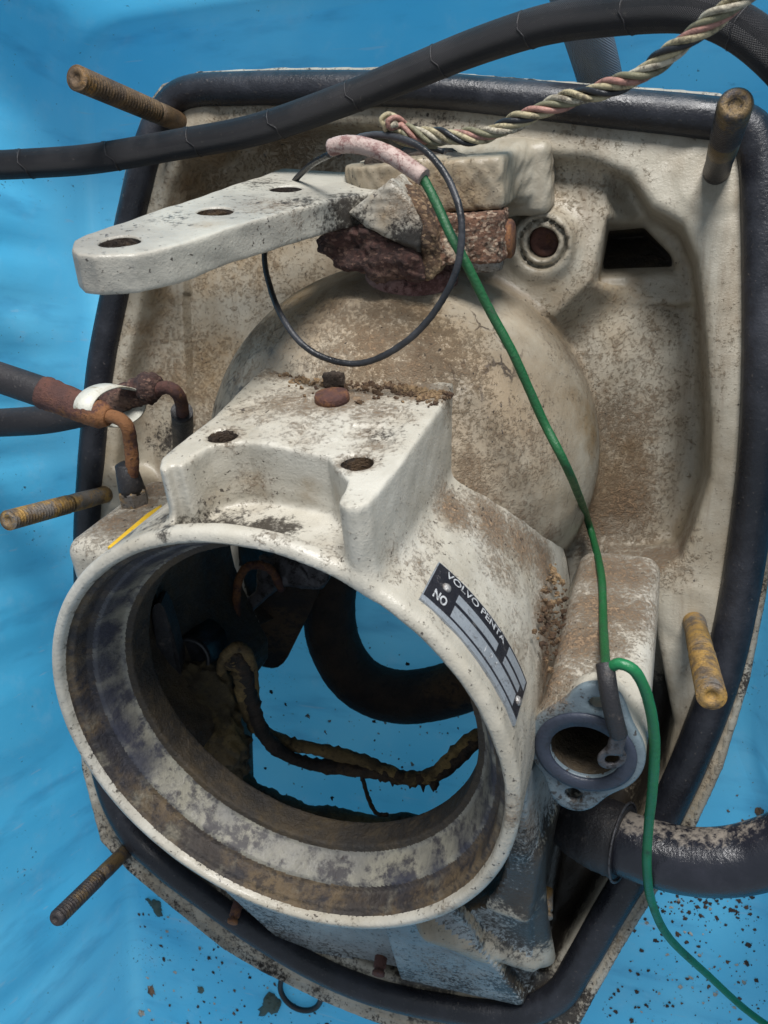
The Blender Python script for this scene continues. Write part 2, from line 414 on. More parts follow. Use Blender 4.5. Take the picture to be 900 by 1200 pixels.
def sweep(P, r, sides=14, closed=False, caps=True, wobble=0.0):
    """tube round a path: vertices, quads, uv (around, metres along)"""
    P = np.asarray(P, float); n = len(P)
    T, U, B = frames(P, closed)
    r = np.broadcast_to(np.asarray(r, float), (n,)).copy()
    a = np.linspace(0, 2 * np.pi, sides, endpoint=False)
    rr = r[:, None] * (1 + wobble * (rng.random((n, sides)) - 0.5))
    V = P[:, None] + rr[..., None] * (np.cos(a)[None, :, None] * U[:, None] + np.sin(a)[None, :, None] * B[:, None])
    L = np.r_[0, np.cumsum(np.linalg.norm(np.diff(P, axis=0), axis=1))]
    uv = np.stack(np.broadcast_arrays(a[None] / (2 * np.pi), L[:, None]), -1).reshape(-1, 2)
    V = V.reshape(-1, 3)
    m = n if closed else n - 1
    i, j = np.meshgrid(np.arange(m), np.arange(sides), indexing='ij')
    i2, j2 = (i + 1) % n, (j + 1) % sides
    Q = np.stack([i * sides + j, i * sides + j2, i2 * sides + j2, i2 * sides + j], -1).reshape(-1, 4)
    if caps and not closed:
        k = len(V)
        V = np.vstack([V, P[0], P[-1]]); uv = np.vstack([uv, [0, 0], [0, L[-1]]])
        jj = np.arange(sides); e = (n - 1) * sides
        c1 = np.stack([np.full(sides, k), (jj + 1) % sides, jj, jj], -1)
        c2 = np.stack([np.full(sides, k + 1), e + jj, e + (jj + 1) % sides, e + (jj + 1) % sides], -1)
        tri = np.vstack([c1, c2])
        return V, Q, uv, tri[:, :3]
    return V, Q, uv, np.zeros((0, 3), int)
def tube(name, P, r, mat, parent=None, sides=14, closed=False, wobble=0.0, label=None):
    V, Q, uv, tri = sweep(P, r, sides, closed, True, wobble)
    V = np.asarray(V)
    if parent is not None: V = V - np.array(root_of(parent).location)
    me = bpy.data.meshes.new(name)
    Fl = np.r_[Q.ravel(), tri.ravel()].astype(np.int32)
    st = np.r_[np.arange(len(Q)) * 4, len(Q) * 4 + np.arange(len(tri)) * 3].astype(np.int32)
    me.vertices.add(len(V)); me.vertices.foreach_set('co', V.astype(np.float32).ravel())
    me.loops.add(len(Fl)); me.loops.foreach_set('vertex_index', Fl)
    me.polygons.add(len(st)); me.polygons.foreach_set('loop_start', st)
    me.update(calc_edges=True)
    sm = np.r_[np.ones(len(Q), bool), np.zeros(len(tri), bool)]
    me.polygons.foreach_set('use_smooth', sm)
    l = me.uv_layers.new(name='UVMap'); l.data.foreach_set('uv', uv[Fl].astype(np.float32).ravel())
    me.materials.append(mat); me.validate()
    o = link(name, me, parent)
    if label: o['label'] = label
    return o
def lathe(name, A, axis, prof, mat, parent=None, sides=24, smooth=False, label=None, ref=None):
    """prof: list of (distance along axis, radius) from point A"""
    axis = nrm(axis); a = np.array([1.0, 0, 0]) if abs(axis[0]) < 0.8 else np.array([0, 1.0, 0])
    if ref is not None: a = np.array(ref, float)
    u = nrm(a - axis * (a @ axis)); v = np.cross(axis, u)
    V, Fs = [], []
    for t, r in prof:
        for k in range(sides):
            th = 2 * math.pi * k / sides
            V.append(A + axis * t + r * (math.cos(th) * u + math.sin(th) * v))
    for i in range(len(prof) - 1):
        for k in range(sides):
            k2 = (k + 1) % sides
            Fs.append((i * sides + k, i * sides + k2, (i + 1) * sides + k2, (i + 1) * sides + k))
    Fs.append(tuple(reversed(range(sides)))); Fs.append(tuple((len(prof) - 1) * sides + k for k in range(sides)))
    return put(name, V, Fs, mat, parent, smooth, None, label)

# ------------------------------------------------------------------ solid modelling on a grid
def smin(a, b, k):
    h = np.clip(0.5 + 0.5 * (b - a) / k, 0, 1)
    return b + (a - b) * h - k * h * (1 - h)
def smax(a, b, k): return -smin(-a, -b, k)
def axes(lo, hi, h):
    g = [np.arange(lo[i], hi[i] + h, h, dtype=np.float32) for i in range(3)]
    return g[0][:, None, None], g[1][None, :, None], g[2][None, None, :]
def poly_sd(pts, X, Y):
    """signed distance to a closed polygon on a 2D grid (negative inside)"""
    d = np.full(np.broadcast(X, Y).shape, 1e9, np.float32); ins = np.zeros(d.shape, bool)
    n = len(pts)
    for i in range(n):
        ax, ay = pts[i][:2]; bx, by = pts[(i + 1) % n][:2]
        ex, ey = bx - ax, by - ay
        wx, wy = X - ax, Y - ay
        t = np.clip((wx * ex + wy * ey) / (ex * ex + ey * ey + 1e-12), 0, 1)
        d = np.minimum(d, (wx - ex * t) ** 2 + (wy - ey * t) ** 2)
        c = ((ay > Y) != (by > Y)) & (X < (bx - ax) * (Y - ay) / (by - ay + 1e-12) + ax)
        ins ^= c
    d = np.sqrt(d)
    return np.where(ins, -d, d)
def surface_nets(S, lo, h):
    S = np.ascontiguousarray(S, np.float32)
    neg = S < 0
    nx, ny, nz = S.shape
    cnt = np.zeros((nx - 1, ny - 1, nz - 1), np.int8)
    for i in (0, 1):
        for j in (0, 1):
            for k in (0, 1): cnt += neg[i:nx - 1 + i, j:ny - 1 + j, k:nz - 1 + k]
    act = (cnt > 0) & (cnt < 8)
    I, J, K = np.nonzero(act)
    idx = np.full(act.shape, -1, np.int32); idx[I, J, K] = np.arange(len(I), dtype=np.int32)
    acc = np.zeros((len(I), 3), np.float32); num = np.zeros(len(I), np.float32)
    corners = [(i, j, k) for i in (0, 1) for j in (0, 1) for k in (0, 1)]
    for a in range(8):
        for b in range(a + 1, 8):
            ca, cb = corners[a], corners[b]
            if sum(abs(ca[t] - cb[t]) for t in range(3)) != 1: continue
            fa = S[I + ca[0], J + ca[1], K + ca[2]]; fb = S[I + cb[0], J + cb[1], K + cb[2]]
            m = (fa < 0) != (fb < 0)
            t = np.where(m, fa / (fa - fb + 1e-20), 0)
            for q in range(3):
                acc[:, q] += np.where(m, ca[q] + t * (cb[q] - ca[q]), 0)
            num += m
    V = (np.stack([I, J, K], 1) + acc / num[:, None]) * h + np.array(lo, np.float32)
    quads = []
    for ax in range(3):
        a0 = [slice(0, -1) if t == ax else slice(1, -1) for t in range(3)]
        b0 = [slice(1, None) if t == ax else slice(1, -1) for t in range(3)]
        A, B = neg[tuple(a0)], neg[tuple(b0)]
        P = np.argwhere(A != B); flip = A[tuple(P.T)]
        p = P.copy()
        for t in range(3):
            if t != ax: p[:, t] += 1
        u, v = [(1, 2), (2, 0), (0, 1)][ax]
        def c(du, dv):
            q = p.copy(); q[:, u] -= du; q[:, v] -= dv
            return idx[q[:, 0], q[:, 1], q[:, 2]]
        Q = np.stack([c(1, 1), c(0, 1), c(0, 0), c(1, 0)], 1)
        Q[~flip] = Q[~flip][:, ::-1]
        quads.append(Q)
    return V, np.vstack(quads)
def vnoise(P, scale, seed=0):
    """cheap smooth noise of points (sum of rotated sines), about -1..1"""
    r = np.random.default_rng(seed); out = np.zeros(P.shape[:-1], np.float32)
    for k in range(7):
        d = nrm(r.normal(size=3)) * scale * (0.6 + 1.3 * r.random())
        out += np.sin(P @ d.astype(np.float32) + r.random() * 6.28)
    return out / 3.2
def stain_shade_attr(me, P, blobs):
    """three channels of grime and some painted shade, as soft blobs: (channel, centre, radius, strength)"""
    c = np.zeros((len(P), 4), np.float32); c[:, 3] = 1
    for ch, cen, rad, s in blobs:
        sc = np.ones(3)
        d = np.linalg.norm((P - cen), axis=1) / rad
        w = s * np.clip(1 - d, 0, 1) ** 0.8
        c[:, ch] = np.maximum(c[:, ch], w)
    at_ = me.attributes.new('stain_shade', 'FLOAT_COLOR', 'POINT')
    at_.data.foreach_set('color', c.ravel())

# tube frame (the collar's own axis leans 18 degrees from the flange normal)
CR = O + W(np.array([311 - 450, 885 - 600, F]) / (np.array([311 - 450, 885 - 600, F]) @ N_TUBE) * 0.26)
TZ = -W(N_TUBE)
TX = nrm(np.array([1., 0, 0]) - TZ * TZ[0])
TY = np.cross(TZ, TX)
def tw(x, y, z): return CR + TX * x + TY * y + TZ * z      # tube coordinates to world
def to_tube(P):
    v = np.asarray(P) - CR
    return np.stack([v @ TX, v @ TY, v @ TZ], -1)
def tube_plane(px, py, n, c):
    """pixel ray against the plane n.(x) = c given in tube coordinates"""
    nw = TX * n[0] + TY * n[1] + TZ * n[2]
    r = ray(px, py)
    return O + r * ((c - nw @ (O - CR)) / (nw @ r))
#PART2
# ------------------------------------------------------------------ tub
FLOOR = -0.12
def tub():
    t = thing('plastic_tub', 'large blue plastic tub with scuffed walls holding the old boat casting', 'tub', (-0.1, -0.1, FLOOR))
    xl = at(156, 1100, FLOOR)[0]
    low = [(xl, 0.275), (xl - 0.004, -0.95), (0.32, -0.95), at(955, 1060, FLOOR)[:2], at(908, 940, FLOOR)[:2], at(874, 850, FLOOR)[:2],
           at(892, 700, FLOOR)[:2], at(925, 400, FLOOR)[:2], (at(935, 100, FLOOR)[0], 0.275)]
    low = [np.array(p, float) for p in low]
    def rounded(pts, cut):
        out = []
        n = len(pts)
        for i in range(n):
            a, b, c = pts[i - 1], pts[i], pts[(i + 1) % n]
            la, lc = np.linalg.norm(a - b), np.linalg.norm(c - b)
            p, q = b + (a - b) * min(cut / la, .45), b + (c - b) * min(cut / lc, .45)
            for s in np.linspace(0, 1, 9): out.append((1 - s) ** 2 * p + 2 * s * (1 - s) * b + s * s * q)
        return np.array(out)
    R = rounded(low, 0.06)
    # densify
    Q = []
    for i in range(len(R)):
        a, b = R[i], R[(i + 1) % len(R)]
        m = max(1, int(np.linalg.norm(b - a) / 0.006))
        for s in range(m): Q.append(a + (b - a) * s / m)
    R = np.array(Q); n = len(R)
    Tn = np.roll(R, -1, 0) - np.roll(R, 1, 0); Tn /= np.linalg.norm(Tn, axis=1)[:, None]
    Nn = np.stack([-Tn[:, 1], Tn[:, 0]], 1)
    cen = R.mean(0)
    sgn = np.sign(((R - cen) * Nn).sum(1).sum()); Nn *= sgn
    prof = [(-0.012, 0.0), (-0.007, 0.0009), (-0.003, 0.003), (0.0, 0.007), (0.002, 0.014), (0.003, 0.022)] + [(0.003 + 0.13 * (z - 0.022), z) for z in np.linspace(0.04, 0.19, 12)]
    V = []
    for off, z in prof:
        P = R + Nn * off
        wob = 0.004 * np.sin(P[:, 0] * 17 + z * 9) * min(1, z * 8) + 0.003 * np.sin(P[:, 1] * 23 - z * 14) * min(1, z * 8)
        rib = 0.0030 * np.clip(np.sin(P[:, 1] * 105 + 6 * np.sin(P[:, 1] * 9)), -.2, 1) * np.clip((z - .02) / .06, 0, 1) * (P[:, 0] < xl + .02)
        P = P + Nn * (wob + rib)[:, None]
        V.append(np.c_[P, np.full(n, FLOOR + z)])
    V = np.vstack(V); m = len(prof)
    i, j = np.meshgrid(np.arange(m - 1), np.arange(n), indexing='ij'); j2 = (j + 1) % n
    Fq = np.stack([i * n + j, i * n + j2, (i + 1) * n + j2, (i + 1) * n + j], -1).reshape(-1, 4)
    put('side_wall', V, Fq, M_TUB, t, True)
    # the floor, a gently uneven sheet inside the first ring
    g = 60
    xs = np.linspace(-0.62, 0.42, g); ys = np.linspace(-1.05, 0.32, g)
    base = V[:n]
    bm_v = [np.array([cen[0], cen[1], FLOOR])]; Fs = []
    rings = 14
    for k in range(1, rings + 1):
        s = k / rings
        for p in base:
            q = np.array([cen[0] + (p[0] - cen[0]) * s, cen[1] + (p[1] - cen[1]) * s, FLOOR])
            q[2] += 0.0012 * math.sin(q[0] * 31) * math.sin(q[1] * 27) * (1 - s)
            bm_v.append(q)
    for j in range(n): Fs.append((0, 1 + j, 1 + (j + 1) % n))
    for k in range(rings - 1):
        for j in range(n):
            a = 1 + k * n; j2 = (j + 1) % n
            Fs.append((a + j, a + n + j, a + n + j2, a + j2))
    put('floor', bm_v, Fs, M_TUB, t, True)
tub()

# ------------------------------------------------------------------ the shield casting
SH = thing('transom_shield', 'old beige and white boat transom casting lying face up with a big round collar', 'boat part', (-0.15, -0.15, FLOOR))
SPH_C = np.array([-0.147, -0.055, -0.022]); SPH_R = 0.121; SX = 0.945      # a little wider than high

# outline of the plate (traced, clockwise from top left)
OUT_PX = [(170, 125), (190, 98), (232, 83), (330, 79), (450, 78), (600, 90), (720, 99), (840, 108), (880, 122), (905, 150),
          (918, 250), (920, 420), (914, 560), (900, 690), (879, 798), (847, 902), (810, 982), (764, 1056), (729, 1113), (694, 1175),
          (668, 1222), (610, 1232), (520, 1222), (440, 1198), (375, 1172), (310, 1140), (262, 1112), (205, 1066), (150, 1020),
          (118, 985), (96, 900), (86, 760), (86, 640), (90, 560), (95, 490), (102, 420), (119, 335), (134, 258), (150, 185)]
GASK_PX = [(196, 127), (222, 108), (280, 104), (380, 103), (500, 106), (620, 117), (720, 127), (820, 137), (868, 146), (888, 172),
           (894, 250), (895, 400), (890, 520), (880, 610), (866, 700), (846, 790), (818, 868), (786, 940), (748, 1012), (712, 1072),
           (680, 1128), (652, 1168), (600, 1188), (520, 1180), (440, 1162), (372, 1134), (300, 1092), (240, 1050), (190, 1012),
           (150, 970), (122, 900), (106, 760), (102, 640), (106, 560), (112, 490), (120, 420), (137, 335), (153, 258), (174, 172)]
BASIN_PX = [(225, 150), (300, 146), (440, 146), (462, 160), (580, 178), (690, 186), (738, 205), (764, 242), (800, 262), (818, 305),
            (828, 400), (834, 500), (832, 560), (812, 622), (798, 655), (762, 668), (772, 760), (790, 850), (778, 905),
            (742, 975), (700, 1048), (664, 1108), (640, 1140), (600, 1136), (575, 1150), (470, 1148), (380, 1110), (300, 1062),
            (222, 1000), (170, 950), (140, 850), (128, 700), (133, 560), (145, 440), (168, 330), (195, 220)]
OPEN_PX = [(250, 560), (258, 690), (284, 740), (277, 800), (268, 880), (290, 925), (330, 948), (380, 958), (440, 966), (530, 966), (610, 935),
           (640, 860), (640, 560)]
def wpoly(px, z): return [at(x, y, z) for x, y in px]
OUT = wpoly(OUT_PX, 0.0); GASK = wpoly(GASK_PX, 0.002); BASIN = wpoly(BASIN_PX, 0.0)

H = 0.0019
def box_sd(X, Y, Z, c, ax, half, r=0.003):
    """rounded box with axes ax (3 vectors)"""
    q = []
    for a, hf in zip(ax, half):
        t = np.abs((X - c[0]) * a[0] + (Y - c[1]) * a[1] + (Z - c[2]) * a[2]) - (hf - r)
        q.append(t)
    o = np.sqrt(sum(np.maximum(t, 0) ** 2 for t in q)) + np.minimum(np.maximum(np.maximum(q[0], q[1]), q[2]), 0) - r
    return o
def cyl_sd(X, Y, Z, c, a, r, h0, h1, k=0.002):
    dx, dy, dz = X - c[0], Y - c[1], Z - c[2]
    t = dx * a[0] + dy * a[1] + dz * a[2]
    rad = np.sqrt(np.maximum(dx * dx + dy * dy + dz * dz - t * t, 0))
    return smax(rad - r, np.maximum(t - h1, h0 - t), k)
EX, EY, EZ = np.eye(3)
def casting():
    lo = np.array([-0.425, -0.50, -0.118]); hi = np.array([0.115, 0.215, 0.12])
    X, Y, Z = axes(lo, hi, H)
    X2, Y2 = X[:, :, 0], Y[:, :, 0]
    so = poly_sd([p[:2] for p in OUT], X2, Y2)
    sb = poly_sd([p[:2] for p in BASIN], X2, Y2)
    # slab with a low lip outside the gasket
    lip = np.clip((so + 0.0045) / 0.001, 0, 1)
    top = np.where(so > -0.0045, 0.002, 0.0).astype(np.float32)
    slab = smax(so[:, :, None], np.maximum(Z - top[:, :, None], -0.085 - Z), 0.003)
    # basin floor height
    zb = np.full(X2.shape[:1] + Y2.shape[1:], -0.040, np.float32)
    zb = -0.042 - 0.024 * np.clip((X2 + 0.03) / 0.08, 0, 1) + 0 * Y2
    step = at(215, 400, -0.03)
    zb = np.where(X2 < step[0] + 0.02 * (Y2 - step[1]), zb + 0.010, zb)                       # step along the left wall
    # raised shelf behind the steering arm and under the boss
    shelf = poly_sd([at(x, y, -0.02)[:2] for x, y in [(600, 172), (705, 190), (712, 250), (690, 330), (650, 370), (560, 330), (560, 172)]], X2, Y2)
    zb = smax(zb, np.where(True, -0.016 - np.clip(shelf, 0, 1) * 1.6, 0), 0.010)
    cut = smax(sb[:, :, None], (zb[:, :, None] - Z), 0.014)
    E = smax(slab, -cut, 0.006)
    # rounded wall on the right: a big soft roll
    # dome
    dm = np.sqrt((SX * (X - SPH_C[0])) ** 2 + (Y - SPH_C[1]) ** 2 + (Z - SPH_C[2]) ** 2) - SPH_R
    dome = np.maximum(dm, -0.08 - Z)
    E = smin(E, dome, 0.008)
    # skirt below the collar
    kn = nrm([0.0, 0.56, -1.0]) * -1.0
    p0 = at(520, 1085, 0.062)
    sk = (Y - p0[1]) * kn[1] + (Z - p0[2]) * kn[2]
    sl = nrm([-0.75, -0.62, 0.50]); pl = at(300, 1074, 0.012)
    sk1 = (X - pl[0]) * sl[0] + (Y - pl[1]) * sl[1] + (Z - pl[2]) * sl[2]
    sr = nrm([1.0, -0.12, 0.16]); pr = at(626, 1030, 0.055)
    sk2 = (X - pr[0]) * sr[0] + (Y - pr[1]) * sr[1] + (Z - pr[2]) * sr[2]
    yb = at(520, 1149, 0.004)[1]
    sk1 = np.maximum(sk1, at(228, 1020, 0.0)[0] - X)
    skirt = smax(smax(smax(smax(sk, sk1, 0.004), sk2, 0.004), np.maximum(-0.06 - Z, Y + 0.20), 0.003), yb - Y, 0.003)
    # the left third of the skirt sits a step lower, and a ridge runs out to its right corner
    stepx = at(466, 1120, 0.02)[0]
    stepr = at(575, 1120, 0.03)[0]
    skirt = np.maximum(skirt, np.where(X < stepx, sk + 0.010, -1.0))
    skirt = np.maximum(skirt, np.where(X + 0.35 * (Y + 0.36) > stepr, sk + 0.013, -1.0))
    E = smin(E, skirt, 0.003)
    for a, b, rr in ((at(505, 1090, 0.066), at(618, 1122, 0.022), .007), (at(612, 960, .08), at(640, 1120, .012), .006)):
        ab = b - a; t = np.clip(((X - a[0]) * ab[0] + (Y - a[1]) * ab[1] + (Z - a[2]) * ab[2]) / (ab @ ab), 0, 1)
        d = np.sqrt((X - a[0] - ab[0] * t) ** 2 + (Y - a[1] - ab[1] * t) ** 2 + (Z - a[2] - ab[2] * t) ** 2) - rr
        E = smin(E, d, 0.012)
    # blocks and ribs right of the skirt
    c = at(620, 1012, 0.052)
    E = smin(E, box_sd(X, Y, Z, c + np.array([0.0, 0.012, -0.037]), (nrm([1, -0.15, 0.1]), nrm([0.15, 1, 0.25]), nrm([-0.1, -0.25, 1])), (0.014, 0.030, 0.060), 0.004), 0.006)
    # web joining the port body and the wall
    c = at(770, 735, -0.01)
    E = smin(E, box_sd(X, Y, Z, c + np.array([0.0, 0.012, -0.022]), (EX, nrm([0, 1, 0.3]), nrm([0, -0.3, 1])), (0.034, 0.026, 0.022), 0.006), 0.012)
    # stud seats
    for x, y, r in ((222, 148, 0.016), (838, 205, 0.018), (138, 575, 0.014), (812, 720, 0.015), (160, 985, 0.014)):
        c = at(x, y, 0.0)
        E = smin(E, cyl_sd(X, Y, Z, c, EZ, r, -0.05, 0.0, 0.003), 0.006)
    # round boss with a ring
    c = at(636, 285, -0.012)
    ba = nrm([-0.12, -0.35, 1])
    E = smin(E, cyl_sd(X, Y, Z, c, ba, 0.0185, -0.03, 0.004, 0.004), 0.010)
    E = np.maximum(E, -cyl_sd(X, Y, Z, c, ba, 0.0150, -0.002, 0.02, 0.002))
    E = smin(E, cyl_sd(X, Y, Z, c, ba, 0.0130, -0.03, 0.003, 0.003), 0.001)
    E = np.maximum(E, -cyl_sd(X, Y, Z, c, ba, 0.0095, -0.014, 0.02, 0.002))
    # pocket
    pk = [at(x, y, -0.03)[:2] for x, y in [(712, 262), (755, 258), (788, 292), (800, 335), (700, 330)]]
    sp = poly_sd(pk, X2, Y2)
    E = smin(E, smax(sp[:, :, None] - 0.010 + 0 * Z, np.maximum(Z + 0.05, -0.112 - Z), 0.003), 0.004)
    E = smax(E, -np.maximum(sp[:, :, None] + 0 * Z, np.maximum(-0.102, -0.048 - 1.4 * np.clip(Y - at(740, 322, -.03)[1], 0, 1)) - Z), 0.005)
    # inside the shell
    cav = np.sqrt((SX * (X - SPH_C[0])) ** 2 + (Y - SPH_C[1]) ** 2 + (Z - SPH_C[2]) ** 2) - (SPH_R - 0.012)
    dx, dy, dz = X - CR[0], Y - CR[1], Z - CR[2]
    t = dx * TZ[0] + dy * TZ[1] + dz * TZ[2]
    rad = np.sqrt(np.maximum(dx * dx + dy * dy + dz * dz - t * t, 0))
    bore = np.maximum(rad - 0.1215, t - 0.002)
    op = poly_sd([at(x, y, -0.074)[:2] for x, y in OPEN_PX], X2, Y2)
    prism = smax(np.maximum(op[:, :, None] + 0 * Z, Y + 0.195), smax(sk, smax(sk1, sk2, 0.01), 0.01) + 0.011, 0.006)
    xl = at(278, 700, -0.03)[0]
    ll = (xl - X) + 0 * Y
    yb2 = at(440, 966, -0.03)[1]
    low = Z + 0.004
    cavity = smin(np.maximum(cav, -1), prism, 0.012)
    # a thick mud-filled sill closes the low left and lower edge below the bore
    back = np.maximum(op[:, :, None] + 0 * Z, Z + 0.0)
    bore2 = np.maximum(bore, np.where(Z < -0.03, 1, -1) * 1.0)
    cavity = np.minimum(cavity, bore2)
    cavity = np.where(Z < -0.03, np.maximum(cavity, op[:, :, None]), cavity)
    cavity = np.minimum(cavity, np.maximum(np.maximum(op[:, :, None] + 0 * Z, Z + 0.004), np.minimum(rad - 0.1257, cav)))
    E2 = smax(E, -cavity, 0.003)
    E2 += 0.0
    V, Q = surface_nets(E2, lo, H)
    V = V.astype(np.float64)
    # which region is each face
    fc = V[Q].mean(1)
    def samp(A, P):
        i = np.clip(((P - lo) / H).round().astype(int), 0, np.array(A.shape) - 1)
        return A[i[:, 0], i[:, 1], i[:, 2]]
    inner = np.abs(samp(cavity, fc)) < 0.0022
    inner &= samp(E, fc) < 0.0
    sp_f = sp[np.clip(((fc[:, 0] - lo[0]) / H).astype(int), 0, sp.shape[0] - 1), np.clip(((fc[:, 1] - lo[1]) / H).astype(int), 0, sp.shape[1] - 1)]
    inner |= (sp_f < 0.004) & (fc[:, 2] < -0.058)  # deep pocket faces take the dark bore colour as painted shade
    isd = (np.abs(samp(dm, fc)) < 0.004) & ~inner & (fc[:, 2] > -0.06)
    so_f = so[np.clip(((fc[:, 0] - lo[0]) / H).astype(int), 0, so.shape[0] - 1), np.clip(((fc[:, 1] - lo[1]) / H).astype(int), 0, so.shape[1] - 1)]
    islip = (so_f > -0.006) & ~inner
    isk = (np.abs(samp(skirt, fc)) < 0.003) & ~inner & (fc[:, 2] > -0.04)
    under = (fc[:, 2] < -0.082) & ~inner
    Vn = V.copy()
    Vn += (vnoise(V, 300, 3)[:, None] * 0.00022) * nrm([0.3, 0.2, 1])
    return Vn, Q, inner, isd, islip & ~under, isk
def sub(V, Q, m):
    q = Q[m]; u, inv = np.unique(q, return_inverse=True)
    return V[u], inv.reshape(-1, 4), u
BL = []   # stains on the casting, plus painted shade round the skirt
def blob(ch, px, py, z, rad, s): BL.append((ch, at(px, py, z), rad, s))
for k in range(0, len(OUT_PX)):
    x_, y_ = OUT_PX[k]; blob(1, x_, y_, 0.0, .012 + .02 * rng.random(), .75 * rng.random()); blob(0, x_ + 6, y_ + 4, 0.0, .03, .6 * rng.random())
for a in [(0, 560, 575, .09, .035, .75), (0, 620, 630, .07, .03, .9), (0, 655, 655, .04, .025, 1.0), (0, 430, 390, .09, .07, .75), (0, 500, 400, .09, .06, .8),
          (0, 380, 370, .085, .05, .5), (0, 470, 345, .08, .05, .75), (0, 570, 480, .09, .04, .55), (0, 620, 520, .07, .05, .5),
          (0, 730, 500, -.04, .06, .62), (0, 735, 570, -.04, .05, .8), (0, 720, 620, -.03, .05, .9), (0, 770, 640, -.02, .04, .85),
          (0, 690, 330, -.02, .03, .45), (0, 760, 420, -.045, .06, .4), (0, 230, 500, -.035, .05, .5), (0, 310, 320, -.04, .08, .4), (0, 350, 180, -.03, .09, .5), (0, 250, 260, -.04, .09, .45), (0, 210, 430, -.04, .08, .5), (0, 300, 400, .04, .05, .5), (0, 560, 200, -.02, .06, .4), (0, 800, 420, -.03, .06, .42), (0, 700, 420, -.03, .07, .45), (0, 680, 230, -.02, .06, .35)]: blob(*a)
for a in [(2, 170, 300, -.02, .08, .6), (2, 280, 260, -.04, .1, .65), (2, 330, 330, .04, .07, .65), (2, 520, 345, .07, .06, .7), (2, 420, 420, .09, .05, .5), (2, 690, 500, .0, .05, .6), (2, 720, 560, -.04, .06, .75),
          (2, 740, 330, -.03, .05, .6), (2, 600, 210, -.015, .05, .5), (2, 640, 200, -.015, .05, .45), (2, 200, 400, -.03, .08, .5), (2, 250, 300, -.04, .1, .45), (2, 240, 430, -.04, .07, .6), (2, 640, 330, -.02, .05, .4), (2, 340, 200, -.03, .09, .35)]: blob(*a)
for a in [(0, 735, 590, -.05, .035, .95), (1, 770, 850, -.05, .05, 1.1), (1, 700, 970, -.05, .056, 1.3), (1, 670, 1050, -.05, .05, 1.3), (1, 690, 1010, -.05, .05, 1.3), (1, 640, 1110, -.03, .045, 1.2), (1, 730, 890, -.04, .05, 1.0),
          (1, 620, 1010, .05, .034, .75), (1, 545, 1070, .075, .035, .6), (1, 590, 1010, .085, .05, .75), (1, 620, 1010, .06, .05, 1.1), (1, 580, 1100, .055, .035, .6), (1, 620, 1090, .04, .04, .8), (1, 635, 1060, .03, .05, 1.0), (1, 640, 980, .03, .05, 1.0), (1, 600, 1145, .02, .03, .8), (1, 470, 1150, .02, .03, .6), (1, 540, 1150, .015, .03, .6), (0, 600, 960, .09, .04, .7), (0, 520, 1140, .03, .04, .4), (1, 640, 1180, 0, .06, .8), (1, 500, 1165, 0, .05, .7), (1, 300, 1075, 0, .08, .62), (1, 235, 1020, 0, .06, .7), (1, 160, 980, 0, .05, .7),  # right of skirt and in the channel: grease speckle plus painted shade
          (1, 620, 300, -.02, .02, .5), (1, 500, 170, -.02, .05, .55), (1, 590, 1060, .03, .03, .45), (1, 200, 520, -.03, .03, .7), (1, 400, 1130, 0, .05, .5), (1, 560, 560, .095, .02, .5), (1, 600, 560, .09, .02, .45)]: blob(*a)
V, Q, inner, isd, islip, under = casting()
def piece(name, mask, mat, parent):
    v, q, u = sub(V, Q, mask)
    me = mesh_np(name, v - np.array(SH.location), q, mat, True)
    stain_shade_attr(me, v, BL)
    return link(name, me, parent)
piece('base_plate', ~inner & ~isd & ~islip & ~under, M_SHIELD, SH)
piece('domed_housing', isd & ~inner & ~islip, M_DOME, SH)
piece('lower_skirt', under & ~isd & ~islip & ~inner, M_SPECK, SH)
piece('edge_lip', islip, M_LIP, SH)
piece('inner_wall', inner, M_BORE, SH)

# rubber gasket lying in the groove
gp = catmull([tuple(p) for p in GASK], 6, True)
gr = 0.0098 + 0.0016 * np.clip((gp[:, 0] + 0.1) / 0.2, 0, 1)
tube('rubber_gasket', gp, gr, M_GASKET, SH, 16, True)
